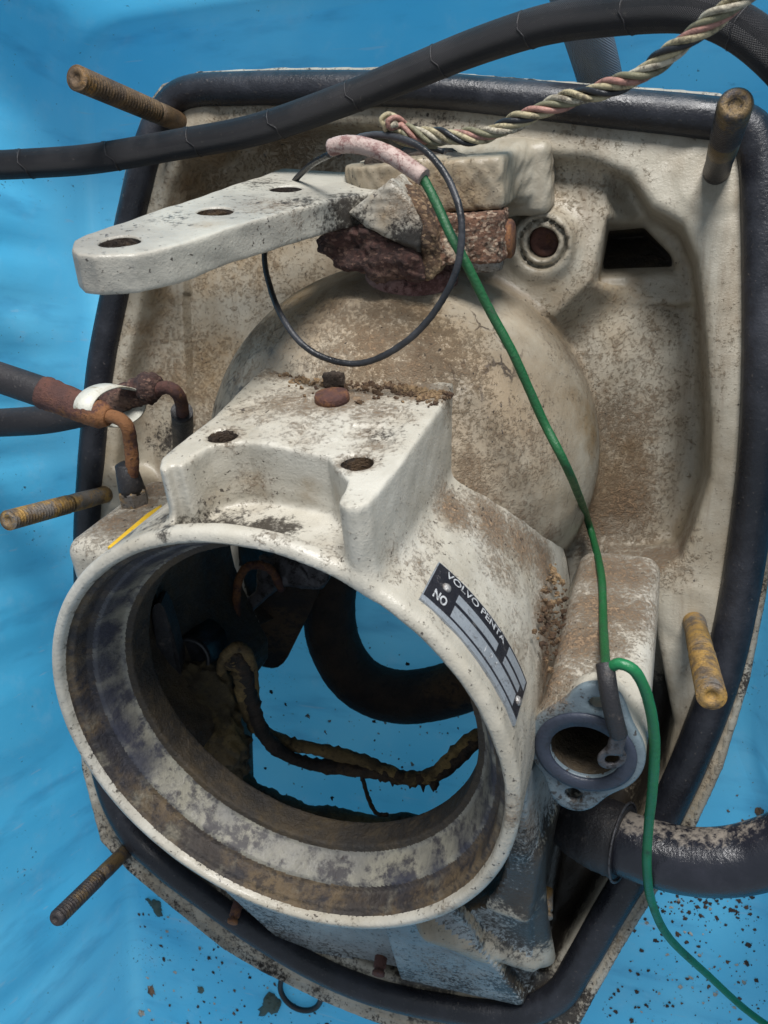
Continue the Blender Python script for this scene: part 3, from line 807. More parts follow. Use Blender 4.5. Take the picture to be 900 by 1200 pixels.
#PART3
# ------------------------------------------------------------------ collar with pad and lug (built in tube axes)
PADN = np.array([0.05, 1.0, 0.05]); PADC = 0.1458
PAD_PX = [(186, 546), (195, 553), (214, 545), (232, 532), (246, 524), (266, 519), (289, 518), (334, 525), (382, 535), (392, 548), (406, 562),
          (402, 574), (396, 587), (405, 594), (417, 595), (433, 588), (464, 552), (524, 466), (531, 448), (428, 434), (318, 424), (305, 432), (252, 486), (205, 522), (188, 537)]
def pad_pt(px, py): return to_tube(tube_plane(px, py, PADN, PADC))
def pad_world(px, py, up=0.0):
    return tube_plane(px, py, PADN, PADC + up)
CH = 0.00125
def topp_at(P): return P @ PADN - PADC
def collar():
    lo = np.array([-0.158, -0.134, -0.185]); hi = np.array([0.135, 0.166, 0.004])
    X, Y, Z = axes(lo, hi, CH)
    r = np.sqrt(X * X + Y * Y)
    full = r + 0 * Z
    zz = Z[0, 0]
    Ro = np.interp(zz, [-0.2, -0.012, -0.004, 0.0], [0.1255, 0.1262, 0.1265, 0.125]).astype(np.float32)
    body = smax(full - Ro[None, None, :], np.maximum(Z, -0.18 - Z), 0.003)
    # pad
    pp = [pad_pt(*p) for p in PAD_PX]
    s2 = poly_sd([(p[0], p[2]) for p in pp], X[:, 0, :], Z[0, :, :].reshape(1, -1))
    topp = (PADN[0] * X + PADN[1] * Y + PADN[2] * Z - PADC)
    # inset panel and scribed line on the pad
    q2 = [pad_pt(*p) for p in [(396, 524), (401, 504), (414, 496), (450, 499), (468, 479), (479, 489), (456, 523), (430, 528)]]
    i2 = poly_sd([(p[0], p[2]) for p in q2], X[:, 0, :], Z[0, :, :].reshape(1, -1))
    q3 = [pad_pt(*p) for p in [(339, 521), (367, 487), (371, 488), (343, 523)]]
    i3 = poly_sd([(p[0], p[2]) for p in q3], X[:, 0, :], Z[0, :, :].reshape(1, -1))
    q4 = [pad_pt(*p) for p in [(262, 487), (285, 470), (300, 472), (316, 478), (300, 500), (290, 512), (277, 497)]]
    i4 = poly_sd([(p[0], p[2]) for p in q4], X[:, 0, :], Z[0, :, :].reshape(1, -1))
    dent = np.where(i2 < 0, 0.0013, 0) + np.where(i3 < 0.0004, 0.0012, 0) + np.where(i4 < 0, 0.0007, 0)
    pad = smax(s2[:, None, :], np.maximum(topp + dent[:, None, :].astype(np.float32), 0.06 - Y), 0.0018)
    E = smin(body, pad, 0.0055)
    # scalloped recess in front of the pad, cut to a flat floor
    sc = [(266, 519), (289, 518), (334, 525), (382, 535), (392, 548), (406, 562), (402, 574)]
    sc = [(pad_pt(*q)[0], pad_pt(*q)[2]) for q in sc]
    sc = [(-0.030, -0.009), (-0.030, pad_pt(214, 545)[2])] + [(pad_pt(*q)[0], pad_pt(*q)[2]) for q in [(214, 545), (232, 532), (246, 524)]] + sc + [(sc[-1][0] - .001, -0.009)]
    s5 = poly_sd(sc, X[:, 0, :], Z[0, :, :].reshape(1, -1))
    E = smax(E, -smax(s5[:, None, :] + 0 * Y, 0.1165 - Y, 0.003), 0.0022)
    # side lug on the left with a rounded outer corner
    lug = box_sd(X, Y, Z, (-0.104, 0.060, -0.094), (EX, EY, EZ), (0.036, 0.020, 0.045), 0.010)
    E = smin(E, lug, 0.008)
    lug2 = np.sqrt((X + 0.02) ** 2 + 0 * Y + 0 * Z)
    # drilled holes in the pad
    holes = None
    for px, py, rr in ((261, 510, 0.0072), (418, 541, 0.0072)):
        c = pad_pt(px, py)
        hole = np.sqrt((X - c[0]) ** 2 + (Z - c[2]) ** 2 + 0 * Y) - rr
        E = smax(E, -np.maximum(hole, 0.119 - Y), 0.0012)
        holes = hole if holes is None else np.minimum(holes, hole)
    # bore profile: rim, groove, land, deep bore
    rb = np.interp(zz, [-0.2, -0.0555, -0.053, -0.0345, -0.0335, -0.0185, -0.0165, -0.0075, -0.0065, -0.002, 0.004],
                   [0.116, 0.116, 0.0995, 0.0995, 0.1045, 0.1105, 0.1150, 0.1162, 0.1185, 0.1195, 0.1215]).astype(np.float32)
    bore = full - rb[None, None, :]
    ex = E.copy()
    E = smax(E, -bore, 0.0008)
    # open the shell low down and where it passes through the dome
    P = tuple(CR[i] + TX[i] * X + TY[i] * Y + TZ[i] * Z for i in range(3))
    sph = np.sqrt((SX * (P[0] - SPH_C[0])) ** 2 + (P[1] - SPH_C[1]) ** 2 + (P[2] - SPH_C[2]) ** 2)
    scut = np.maximum(sph - (SPH_R - 0.0115), Z + 0.062)
    E = np.maximum(E, -scut)
    openlow = np.maximum(np.maximum(Y + 0.035, Z + 0.054), -(X + 0.095))
    E = np.maximum(E, -openlow)
    E = np.maximum(E, -0.03 - P[2])
    V, Q = surface_nets(E, lo, CH)
    V = V.astype(np.float64)
    fc = V[Q].mean(1); fr = np.hypot(fc[:, 0], fc[:, 1])
    def samp(A, P_):
        i = np.clip(((P_ - lo) / CH).round().astype(int), 0, np.array(A.shape) - 1)
        return A[i[:, 0], i[:, 1], i[:, 2]]
    inside = (np.abs(samp(bore, fc)) < 0.0016) & (fr < 0.1192) & (fc[:, 2] < -0.004)
    inside |= (samp(ex, fc) < -0.0025) & (fr < 0.123) & (fc[:, 2] < -0.004)
    groove = inside & (fc[:, 2] > -0.0178)
    land = inside & (fc[:, 2] > -0.0338) & ~groove
    inside |= (np.abs(samp(openlow, fc)) < 0.0016) & (samp(ex, fc) < 0.001)
    inside |= (fc[:, 2] < -0.05) & (fr < 0.1243)
    inside |= (np.abs(samp(scut, fc)) < 0.0017) | (fc[:, 2] < -0.175)
    deep = inside & ~groove & ~land
    ishole = (np.abs(samp(holes, fc)) < 0.0013) & (topp_at(fc) < -0.0012) & (fr > 0.1185) & (fc[:, 1] > 0.1) & ~inside
    deep &= ~ishole
    topp_ = None
    ispad = ~inside & ~ishole & (samp(pad, fc) < 0.002) & (samp(body, fc) > 0.001)
    islug = ~inside & ~ishole & ~ispad & (samp(lug, fc) < 0.002) & (samp(body, fc) > 0.001)
    Wv = CR + V[:, :1] * TX + V[:, 1:2] * TY + V[:, 2:] * TZ
    Wv += (vnoise(V, 260, 5)[:, None] * 0.00018)
    return Wv, Q, ispad, islug, groove, land, deep, ishole
CB = []
def cblob(ch, P, rad, s): CB.append((ch, np.array(P), rad, s))
for px, py, rad, s in [(330, 436, .022, .9), (380, 442, .024, 1.0), (430, 450, .026, 1.0), (480, 455, .024, 1.0), (515, 462, .02, .9), (340, 470, .035, .72), (400, 465, .035, .85), (440, 480, .03, .6), (355, 500, .03, .45), (300, 480, .02, .4), (440, 520, .02, .5), (320, 600, .05, .2), (262, 511, .014, .75), (418, 542, .014, .8)]:
    cblob(0, pad_world(px, py), rad, s)
for ang, z, rad, s in [(52, -.088, .025, .9), (42, -.103, .03, .95), (32, -.115, .028, .9), (22, -.13, .03, .95), (12, -.10, .03, 1.0), (5, -.08, .03, 1.0), (0, -.06, .02, .9), (58, -.02, .02, .5), (52, -.03, .025, .45), (35, -.08, .03, .5), (20, -.06, .02, .4), (68, -.01, .02, .35)]:
    a = math.radians(ang); cblob(0, tw(.126 * math.cos(a), .126 * math.sin(a), z), rad, s)
for x, y, z, rad, s in [(-.118, .08, -.08, .04, .85), (-.13, .08, -.12, .04, .9), (-.12, .08, -.10, .02, 1.0)]:
    cblob(0, tw(x, y, z), rad, s)
for px, py, rad, s in [(285, 575, .018, .75), (240, 580, .02, .5), (350, 575, .02, .7), (395, 580, .014, .45)]:
    cblob(2, tw(*to_tube(tube_plane(px, py, (0, 0, 1.0), -.035))), rad, s)
for k in range(26):
    a = math.radians(180 + k * 7.2 + rng.normal() * 2); cblob(0, tw(.123 * math.cos(a), .123 * math.sin(a), -.001), .006 + .006 * rng.random(), .5 * rng.random() + .1)
for ang, s in [(150, .5), (165, .55), (140, .4), (190, .5), (200, .4)]:
    a = math.radians(ang); cblob(1, tw(.121 * math.cos(a), .121 * math.sin(a), -.004), .007, s * .6)
for ang in range(85, 215, 12): cblob(1, tw(.112 * math.cos(math.radians(ang)), .112 * math.sin(math.radians(ang)), -.020), .026, .85)  # upper left of the bore, unlit: its shade painted dark
for ang in range(300, 372, 14): cblob(1, tw(.112 * math.cos(math.radians(ang)), .112 * math.sin(math.radians(ang)), -.018), .022, .65)
for ang in (222, 250, 276): cblob(1, tw(.117 * math.cos(math.radians(ang)), .117 * math.sin(math.radians(ang)), -.012), .018, .5)
cblob(1, tw(-.03, .12, -.004), .01, .6); cblob(1, pad_world(380, 440), .012, .8); cblob(1, pad_world(455, 505), .02, .45)
for k in range(60):       # light grime peppered over the outside of the collar
    a = math.radians(rng.uniform(-10, 110)); cblob(0, tw(.126 * math.cos(a), .126 * math.sin(a), rng.uniform(-.11, -.005)), rng.uniform(.010, .028), rng.uniform(.15, .42))
for k in range(22):
    cblob(0, pad_world(rng.uniform(230, 500), rng.uniform(450, 560)), rng.uniform(.008, .018), rng.uniform(.2, .6))
Vc, Qc, ispad, islug, groove, land, deep, ishole = collar()
def cpiece(name, m, mat):
    v, q, u = sub(Vc, Qc, m)
    me = mesh_np(name, v - np.array(SH.location), q, mat, True)
    stain_shade_attr(me, v, CB)
    return link(name, me, SH)
collar_o = cpiece('collar', ~(ispad | islug | groove | land | deep | ishole), M_COLLAR)
cpiece('mounting_pad', ispad, M_COLLAR)
fcw = Vc[Qc].mean(1); dh = [np.linalg.norm(fcw - pad_world(px, py), axis=1) for px, py in ((261, 510), (418, 541))]
cpiece('bolt_hole', ishole & (dh[0] < dh[1]), M_MUD_AND_SHADE)
cpiece('bolt_hole', ishole & (dh[0] >= dh[1]), M_MUD_AND_SHADE)
lug_o = cpiece('side_lug', islug, M_COLLAR)
cpiece('bore_groove', groove, M_GROOVE)
cpiece('bore_land', land, M_LAND)
cpiece('bore_wall', deep, M_BORE)

# yellow paint stripe on the lug, hugging the slope between lug and rim
sv = []
for px, py in [(126, 641), (148, 622), (172, 602), (189, 591), (190, 606), (172, 620), (152, 633), (134, 643)]:
    sv.append(tube_plane(px, py, (0, 1, 0), 0.0812))
put('yellow_paint_mark', sv + [p - TY * 0.003 for p in sv], [tuple(range(8)), tuple(range(15, 7, -1))] + [(i, i + 8, (i + 1) % 8 + 8, (i + 1) % 8) for i in range(8)], M_YELLOW, SH)

# ------------------------------------------------------------------ outlet port right of the collar
PC = np.array([0.1500, -0.005, -0.044])
PD = nrm([0.010, 0.060, 0])
def port():
    h = 0.0011
    lo = np.array([0.108, -0.062, -0.19]); hi = np.array([0.196, 0.052, -0.041])
    X, Y, Z = axes(lo, hi, h)
    dx, dy = X - PC[0], Y - PC[1]
    core = np.sqrt(dx * dx + dy * dy)
    d = core - 0.0278
    for s in (1, -1):
        e = np.sqrt((dx - PD[0] * 0.0305 * s) ** 2 + (dy - PD[1] * 0.0305 * s) ** 2) - 0.0115
        d = smin(d, e, 0.014)
    fl = smax(d + 0 * Z, np.maximum(Z - PC[2], PC[2] - 0.011 - Z), 0.0018)
    bodyr = core - 0.0255
    body = np.maximum(bodyr + 0 * Z, Z - PC[2] + 0.004)
    rib = box_sd(X, Y, Z, (PC[0] + 0.004, PC[1] + 0.016, -0.12), (EX, EY, EZ), (0.024, 0.016, 0.068), 0.010)
    E = smin(smin(fl, body, 0.004), rib, 0.008)
    E = smax(E, -np.maximum(core - 0.0165 + 0 * Z, -0.175 - Z), 0.0012)
    for s in (1, -1):
        e = np.sqrt((dx - PD[0] * 0.0305 * s) ** 2 + (dy - PD[1] * 0.0305 * s) ** 2) - 0.0042
        E = smax(E, -np.maximum(e + 0 * Z, PC[2] - 0.02 - Z), 0.001)
    V, Q = surface_nets(E, lo, h)
    V = V.astype(float)
    fc = V[Q].mean(1)
    inn = (np.hypot(fc[:, 0] - PC[0], fc[:, 1] - PC[1]) < 0.0178) & (fc[:, 2] < PC[2] - 0.002)
    Wv = CR + V[:, :1] * TX + V[:, 1:2] * TY + V[:, 2:] * TZ
    return Wv, Q, inn
PB = []
for x, y, z, rad, s in [(.14, .028, -.09, .04, 1.0), (.15, .03, -.12, .045, .95), (.13, .02, -.06, .025, 1.0), (.17, .02, -.13, .04, .6), (.15, .03, -.16, .05, .9), (.175, .0, -.08, .03, .3)]:
    PB.append((0, tw(x, y, z), rad, s))
for x, y, z, rad, s in [(.15, -.04, -.06, .03, .75), (.17, -.03, -.08, .04, .7), (.135, -.03, -.06, .02, .6), (.128, -.01, -.045, .01, .5)]:
    PB.append((1, tw(x, y, z), rad, s))
Vp, Qp, inn = port()
ptl = to_tube(Vp[Qp].mean(1))[:, 2] > PC[2] - 0.0035
for nm, m, mt in (('outlet_port', ~inn & ~ptl, M_COLLAR), ('port_face', ~inn & ptl, M_PORTFACE), ('port_bore', inn, M_BORE)):
    v, q, u = sub(Vp, Qp, m)
    me = mesh_np(nm, v - np.array(SH.location), q, mt, True); stain_shade_attr(me, v, PB)
    o = link(nm, me, SH)
    if nm == 'outlet_port': PORT = o
# flat seal ring in the port
cz = tw(PC[0], PC[1], PC[2] + 0.0004)
prof = [(0, 0.0168), (0.0012, 0.0171), (0.0014, 0.0225), (0.0008, 0.0242), (-0.0006, 0.0243), (-0.0006, 0.0168)]
def ring_lathe(name, A, axis, prof, mat, parent, sides=48):
    axis = nrm(axis); u = TX; v = np.cross(axis, u)
    V, Fs = [], []; n = len(prof)
    for k in range(sides):
        th = 2 * math.pi * k / sides; d = math.cos(th) * u + math.sin(th) * v
        for t, r in prof: V.append(A + axis * t + d * r)
    for k in range(sides):
        k2 = (k + 1) % sides
        for i in range(n):
            i2 = (i + 1) % n
            Fs.append((k * n + i, k2 * n + i, k2 * n + i2, k * n + i2))
    return put(name, V, Fs, mat, parent, True)
ring_lathe('seal_ring', cz, TZ, prof, M_SEAL, PORT)

# ------------------------------------------------------------------ studs
def stud(px, py, z0, tip, rad, mat, mat_thread, label, thread_from=0.45, tilt=None):
    A = at(px, py, z0)
    r = ray(*tip)
    # closest point on the pixel ray of the tip to a line leaving A along the flange normal
    best = min(((np.linalg.norm((O + r * ((z - D) / r[2]))[:2] - A[:2]), z) for z in np.arange(0.03, 0.2, 0.0005)))[1]
    B = O + r * ((best - D) / r[2])
    ax = nrm(B - A); L = np.linalg.norm(B - A)
    o = lathe('stud', A, ax, [(-0.02, rad * .98)] + [(L * thread_from * k / 5, rad * (0.97 + 0.03 * math.sin(k * 2.1))) for k in range(6)], mat, SH, 28, True, label)
    pr = []
    z = L * thread_from; pitch = 0.0026
    pr.append((z, rad * 0.97))
    while z < L - 0.003:
        pr += [(z + pitch * .30, rad * 0.82), (z + pitch * .75, rad * 1.01), (z + pitch, rad * 1.01)]
        z += pitch
    pr += [(L - 0.0012, rad * .93), (L, rad * .8), (L + 0.0001, rad * .45), (L - 0.0012, rad * .35)]
    V = lathe('thread', A, ax, pr, mat_thread, o, 28, True)
    return o
# a part's child: thread sits under its stud
stud(222, 148, -.012, (89, 91), 0.0066, M_STUD, M_STUD, 'long brown rusty stud under the big hose', 0.35)
stud(838, 207, -.012, (862, 122), 0.0072, M_STUDDARK, M_STUDDARK, 'dark stud with gold flecks in the corner by the twisted cable', 0.62)
stud(136, 576, -.012, (9, 610), 0.0064, M_STUDTHREAD, M_STUDTHREAD, 'stud with a yellowed shank and gold thread by the rusty pipes', 0.48)
stud(812, 722, -.012, (834, 816), 0.0068, M_STUDTHREAD, M_STUDTHREAD, 'short golden stud above the curved water hose', 0.55)
stud(160, 985, -.012, (65, 1078), 0.0060, M_STUDDARK, M_STUDDARK, 'blackened stud leaning out below the collar', 0.5)

# rusty plug inside the ringed boss
bc = at(636, 285, -0.012); ba = nrm([-0.12, -0.35, 1])
lathe('boss_plug', bc, ba, [(-0.02, .0095), (-0.006, .0094), (-0.004, .0085), (-0.0045, .005), (-0.006, .004)], M_RUSTDARK, SH, 24, True)
# rusty bolt head on the pad and two small screws under the collar
lathe('pad_bolt', pad_world(390, 474, -.002), TY, [(0, .0088), (.0045, .0090), (.0065, .0082), (.0068, .003), (.0066, .001)], M_RUSTDARK, SH, 22, True)
for px, py, z, r, ml in ((445, 1132, .012, .0045, M_RUSTDARK), (640, 1064, .03, .0042, M_STUDTHREAD), (275, 1072, .012, .004, M_RUSTDARK)):
    A = at(px, py, z)
    lathe('small_screw', A, nrm([0.1, -0.55, 1]), [(-.012, r), (.001, r), (.0015, r * .8), (.0035, r * .8), (.004, r * 1.02), (.006, r * 1.02), (.0065, r * .7), (.0066, r * .3)], ml, SH, 18, True)

# ------------------------------------------------------------------ name plate riveted on the collar
def cylp(ang, z, lift): 
    a = math.radians(ang); r = 0.1263 + lift
    return tw(r * math.cos(a), r * math.sin(a), z)
A0, A1, Z0, Z1 = 49.0, 15.6, -0.0115, -0.0415          # along the rim, from front edge to back edge
def plate_uv(u, v, lift): return cylp(A0 + (A1 - A0) * u, Z0 + (Z1 - Z0) * v, lift)
def patch(name, u0, u1, v0, v1, lift, thick, mat, parent, n=16):
    V, Fs = [], []
    for l in (lift, lift - thick):
        for v in (v0, v1):
            for i in range(n + 1): V.append(plate_uv(u0 + (u1 - u0) * i / n, v, l))
    m = n + 1
    for i in range(n):
        Fs.append((i, i + 1, m + i + 1, m + i)); Fs.append((2 * m + i, 3 * m + i, 3 * m + i + 1, 2 * m + i + 1))
        Fs.append((i, 2 * m + i, 2 * m + i + 1, i + 1)); Fs.append((m + i, m + i + 1, 3 * m + i + 1, 3 * m + i))
    Fs.append((0, m, 3 * m, 2 * m)); Fs.append((n, 2 * m + n, 3 * m + n, m + n))
    return put(name, V, Fs, mat, parent, False)
NP_ = patch('name_plate', 0, 1, 0, 1, 0.0012, 0.0016, M_PLATEALU, SH, 24)
for a in [(0.006, 0.994, 0.115, 0.985)]:
    patch('black_print', *a, 0.00135, 0.0003, M_PLATEBLK, NP_, 24)
for a in [(0.205, 0.60, 0.50, 0.69), (0.21, 0.90, 0.155, 0.42), (0.69, 0.915, 0.50, 0.66), (0.70, 0.975, 0.73, 0.94)]:
    patch('bare_panel', *a, 0.0015, 0.0003, M_PLATEALU, NP_, 20)
def lettering(text, u0, u1, v0, v1, bold=0.0, condense=True):
    cu = bpy.data.curves.new('lettering', 'FONT'); cu.body = text; cu.size = 1; cu.extrude = 0.0; cu.offset = bold
    ob = bpy.data.objects.new('tmp', cu); COL.objects.link(ob)
    dg = bpy.context.evaluated_depsgraph_get()
    me = bpy.data.meshes.new_from_object(ob.evaluated_get(dg))
    bpy.data.objects.remove(ob)
    co = np.array([v.co[:] for v in me.vertices]); Fs = [tuple(p.vertices) for p in me.polygons]
    lo, hi = co.min(0), co.max(0)
    V = []
    for c in co:
        s = (c[0] - lo[0]) / (hi[0] - lo[0]); t = (c[1] - lo[1]) / (hi[1] - lo[1])
        V.append(plate_uv(u0 + (u1 - u0) * s, v0 + (v1 - v0) * t, 0.0017))
    return put('lettering', V, Fs, M_PRINT, NP_)
lettering('VOLVO PENTA', 0.075, 0.64, 0.80, 0.945, 0.015)
lettering('NO', 0.055, 0.155, 0.20, 0.40, 0.03)
for k, u in enumerate((0.40, 0.455, 0.51, 0.565, 0.62, 0.675, 0.73, 0.785)):       # faint stamped figures, too worn to read whole
    if k in (2,): lettering('1', u, u + 0.008, 0.22, 0.36)
    elif k == 3: lettering('P', u, u + 0.022, 0.22, 0.36)
    elif k == 4: lettering('4', u, u + 0.022, 0.22, 0.36)
for u, v in ((0.115, 0.60), (0.945, 0.40)):
    P = plate_uv(u, v, 0.001); a = math.radians(A0 + (A1 - A0) * u); nn = TX * math.cos(a) + TY * math.sin(a)
    lathe('rivet', P, nn, [(0, .0024), (.0008, .0023), (.0017, .0016), (.002, .0006)], M_RIVET, NP_, 16, True)
#PART4
# ------------------------------------------------------------------ steering arm
AH = atd(252, 247, 0.395)
AN = W(nrm([0.0, -0.841, -0.541]))                       # top face normal
def arm_plane(px, py, off=0.0):
    r = ray(px, py)
    return O + r * (((AN @ (AH - O)) + off) / (AN @ r))
h1, h3 = arm_plane(140, 283), arm_plane(335, 221)
AU = nrm(h3 - h1); AU = nrm(AU - AN * (AU @ AN)); AW = np.cross(AN, AU)
ARM = thing('steering_arm', 'flat white steering arm with three holes reaching out over the rubber gasket', 'steering arm', arm_plane(440, 250, -0.02))
def arm_loc(P): v = P - AH; return np.array([v @ AU, v @ AW, v @ AN])
def arm_w(u, w, n): return AH + AU * u + AW * w + AN * n
AT_ = 0.0165
ARM_PX = [(83, 291), (86, 281), (100, 274), (200, 241), (330, 197), (430, 202), (452, 206), (470, 214), (462, 221), (400, 231), (290, 260), (200, 289), (157, 298), (110, 300), (90, 297)]
def arm_mesh():
    pl = np.array([arm_loc(arm_plane(*p))[:2] for p in ARM_PX])
    h = 0.0011
    lo = np.array([pl[:, 0].min() - .006, pl[:, 1].min() - .006, -AT_ - .006]); hi = np.array([pl[:, 0].max() + .006, pl[:, 1].max() + .006, .006])
    X, Y, Z = axes(lo, hi, h)
    s = poly_sd([tuple(p) for p in pl], X[:, :, 0], Y[:, :, 0])
    E = smax(s[:, :, None], np.maximum(Z, -AT_ - Z), 0.0016)
    for px, py in ((140, 283), (252, 247), (335, 221)):
        c = arm_loc(arm_plane(px, py))
        rr = abs(arm_loc(arm_plane(px + (25 if px < 200 else 22), py))[0:2] - c[:2])
        rad = 0.0089
        E = smax(E, -(np.sqrt((X - c[0]) ** 2 + (Y - c[1]) ** 2) - rad + 0 * Z), 0.0008)
    V, Q = surface_nets(E, lo, h)
    V = V.astype(float)
    fc = V[Q].mean(1); hm = np.zeros(len(fc), bool)
    for px, py in ((140, 283), (252, 247), (335, 221)):
        c = arm_loc(arm_plane(px, py)); hm |= (np.hypot(fc[:, 0] - c[0], fc[:, 1] - c[1]) < .0093) & (fc[:, 2] < -.0012)
    V += vnoise(V, 240, 9)[:, None] * 0.0002
    return V[:, :1] * AU + V[:, 1:2] * AW + V[:, 2:] * AN + AH, Q, hm
Vall, Qall, hm = arm_mesh()
fcw = Vall[Qall].mean(1); dh = np.array([np.linalg.norm(fcw - arm_plane(px, py), axis=1) for px, py in ((140, 283), (252, 247), (335, 221))])
for k in range(3):
    v_, q_, u_ = sub(Vall, Qall, hm & (dh.argmin(0) == k))
    put('bolt_hole', v_, q_, M_MUD_AND_SHADE, ARM, True)  # hole walls coloured black for the shade seen through them
Va, Qa, u_ = sub(Vall, Qall, ~hm)
me = mesh_np('arm_bar', Va - np.array(ARM.location), Qa, M_ARM, True)
AB = [(1, arm_plane(92, 325), .018, .75), (1, arm_plane(330, 305, -.012), .03, .75), (1, arm_plane(250, 330, -.012), .02, .6), (1, arm_plane(420, 262, -.012), .035, .8),
      (1, arm_plane(300, 215), .035, .5), (1, arm_plane(360, 235), .03, .5), (1, arm_plane(200, 255), .03, .45), (0, arm_plane(330, 240), .03, .45), (0, arm_plane(92, 320), .012, .8),
      (2, arm_plane(360, 270), .05, .45), (2, arm_plane(250, 262), .03, .4), (0, arm_plane(450, 215), .02, .7)]
stain_shade_attr(me, Va, AB)
link('arm_bar', me, ARM)
def lump(name, parent, parts, mat, h=0.0013, noise=0.0014, nscale=180, seed=1, k=0.004, stains=None, fine=0.0005):
    """union of boxes / cylinders in world axes, roughened into corroded metal"""
    pts = np.array([p['c'] for p in parts]); ext = max(max(p.get('half', (0, 0, 0))) if 'half' in p else max(p['r'], abs(p['h0']), abs(p['h1'])) for p in parts) * 1.5 + 0.008
    lo = pts.min(0) - ext; hi = pts.max(0) + ext
    X, Y, Z = axes(lo, hi, h)
    E = None
    for p in parts:
        d = box_sd(X, Y, Z, p['c'], p['ax'], p['half'], p.get('rd', .003)) if 'half' in p else cyl_sd(X, Y, Z, p['c'], p['a'], p['r'], p['h0'], p['h1'], .002)
        E = d if E is None else smin(E, d, k)
    V, Q = surface_nets(E, lo, h)
    V = V.astype(float)
    n = V - V.mean(0); n /= np.linalg.norm(n, axis=1)[:, None]
    V += n * (vnoise(V, nscale, seed)[:, None] * noise + vnoise(V, nscale * 4, seed + 1)[:, None] * fine)
    me = mesh_np(name, V - np.array(root_of(parent).location), Q, mat, True)
    stain_shade_attr(me, V, stains or [])
    return link(name, me, parent)
# the arm ends in a worn jaw over a crusted clamp, bolt and pivot shaft
def jaw(name, px, dep, thick, mat, seed, noise, fine, stains=None, nscale=240, rd=.0022):
    """outline in a plane square to the pivot's front, given real thickness and a corroded skin"""
    P0 = atd(450, 270, dep); c0 = to_tube(P0)[2]
    pts = [to_tube(tube_plane(x, y, (0, 0, 1.0), c0)) for x, y in px]
    h = .0010
    lo = np.array([min(p[0] for p in pts) - .007, min(p[1] for p in pts) - .007, c0 - thick - .007]); hi = np.array([max(p[0] for p in pts) + .007, max(p[1] for p in pts) + .007, c0 + .007])
    X, Y, Z = axes(lo, hi, h)
    sd = poly_sd([(p[0], p[1]) for p in pts], X[:, :, 0], Y[:, :, 0])
    E = smax(sd[:, :, None] + 0 * Z, np.maximum(Z - c0, c0 - thick - Z), rd * 2)
    E = E + vnoise(np.stack(np.broadcast_arrays(X, Y, Z), -1), nscale, seed) * noise + vnoise(np.stack(np.broadcast_arrays(X, Y, Z), -1), nscale * 3.3, seed + 1) * fine
    V, Q = surface_nets(E, lo, h); V = V.astype(float)
    Wv = CR + V[:, :1] * TX + V[:, 1:2] * TY + V[:, 2:] * TZ
    me = mesh_np(name, Wv - np.array(ARM.location), Q, mat, True)
    stain_shade_attr(me, Wv, stains or [])
    return link(name, me, ARM)
jd = 0.425
jc = atd(455, 255, jd)
jaw('worn_jaw', [(404, 250), (420, 238), (440, 222), (457, 209), (470, 222), (484, 240), (494, 268), (490, 298), (462, 286), (430, 268)], jd, .026, M_ARM, 3, .0003, .0003,
    [(1, atd(480, 285, jd), .022, .8), (1, atd(462, 270, jd), .014, .45), (0, atd(485, 245, jd), .02, .9), (1, atd(425, 255, jd), .016, .5), (0, atd(455, 215, jd), .014, .8), (2, jc, .03, .55)])
jaw('rusty_clamp', [(366, 283), (378, 270), (400, 262), (428, 268), (460, 284), (488, 298), (500, 318), (494, 330), (440, 328), (405, 318), (378, 303)], jd + .002, .03, M_RUST, 5, .0016, .0009)
jaw('crusted_flank', [(458, 211), (472, 220), (492, 240), (505, 264), (511, 320), (498, 330), (489, 298), (493, 268), (482, 240)], jd + .004, .028, M_CRUST, 7, .0012, .0009)
bxc = atd(530, 278, 0.442)
bo_ = lump('clamp_bolt', ARM, [dict(c=bxc, ax=(TX, TY, TZ), half=(.0285, .0125, .0135), rd=.002)], M_RUSTBOLT, seed=8, noise=.0009, fine=.0007, nscale=330, h=.0009)
lathe('white_scale', bxc - TY * .0075 + TX * .008 + TZ * .0012, TX, [(0, .010), (.004, .0112), (.014, .0115), (.019, .0105), (.0195, .006)], M_SCALE, ARM, 14, True)
lathe('bolt_washer', atd(588, 280, .446), TX, [(.0, .010), (.005, .0105), (.0065, .009)], M_RUSTDARK, ARM, 20, True)
shaft_c = atd(468, 322, 0.452) - TZ * .022
lathe('pivot_shaft', shaft_c - TY * .012, TY, [(0, .0262), (.001, .027), (.010, .027), (.011, .0235), (.02, .0225), (.022, .018), (.04, .0165), (.041, .012)], M_PINKRUST, ARM, 36, True)

# bearing lug of the shield that carries the shaft
lc = atd(520, 214, 0.452)
lump('bearing_lug', SH, [dict(c=lc - TX * .026, a=TY, r=.030, h0=-.013, h1=.013), dict(c=lc + TX * .008 - TZ * .012, ax=(TX, TY, TZ), half=(.030, .013, .036), rd=.003), dict(c=lc + TX * .02 - TY * .004 - TZ * .05, ax=(TX, TY, TZ), half=(.034, .020, .022), rd=.006), dict(c=lc - TX * .01 - TZ * .045, ax=(TX, TY, TZ), half=(.05, .013, .024), rd=.004)], M_SHIELD, seed=11, noise=.0003, k=.010,
     stains=[(1, lc + TY * .014, .028, .85), (0, lc - TY * .012 + TZ * .02, .04, .6), (2, lc + TZ * .02, .05, .65), (1, lc - TX * .03 + TY * .013, .03, .8)])

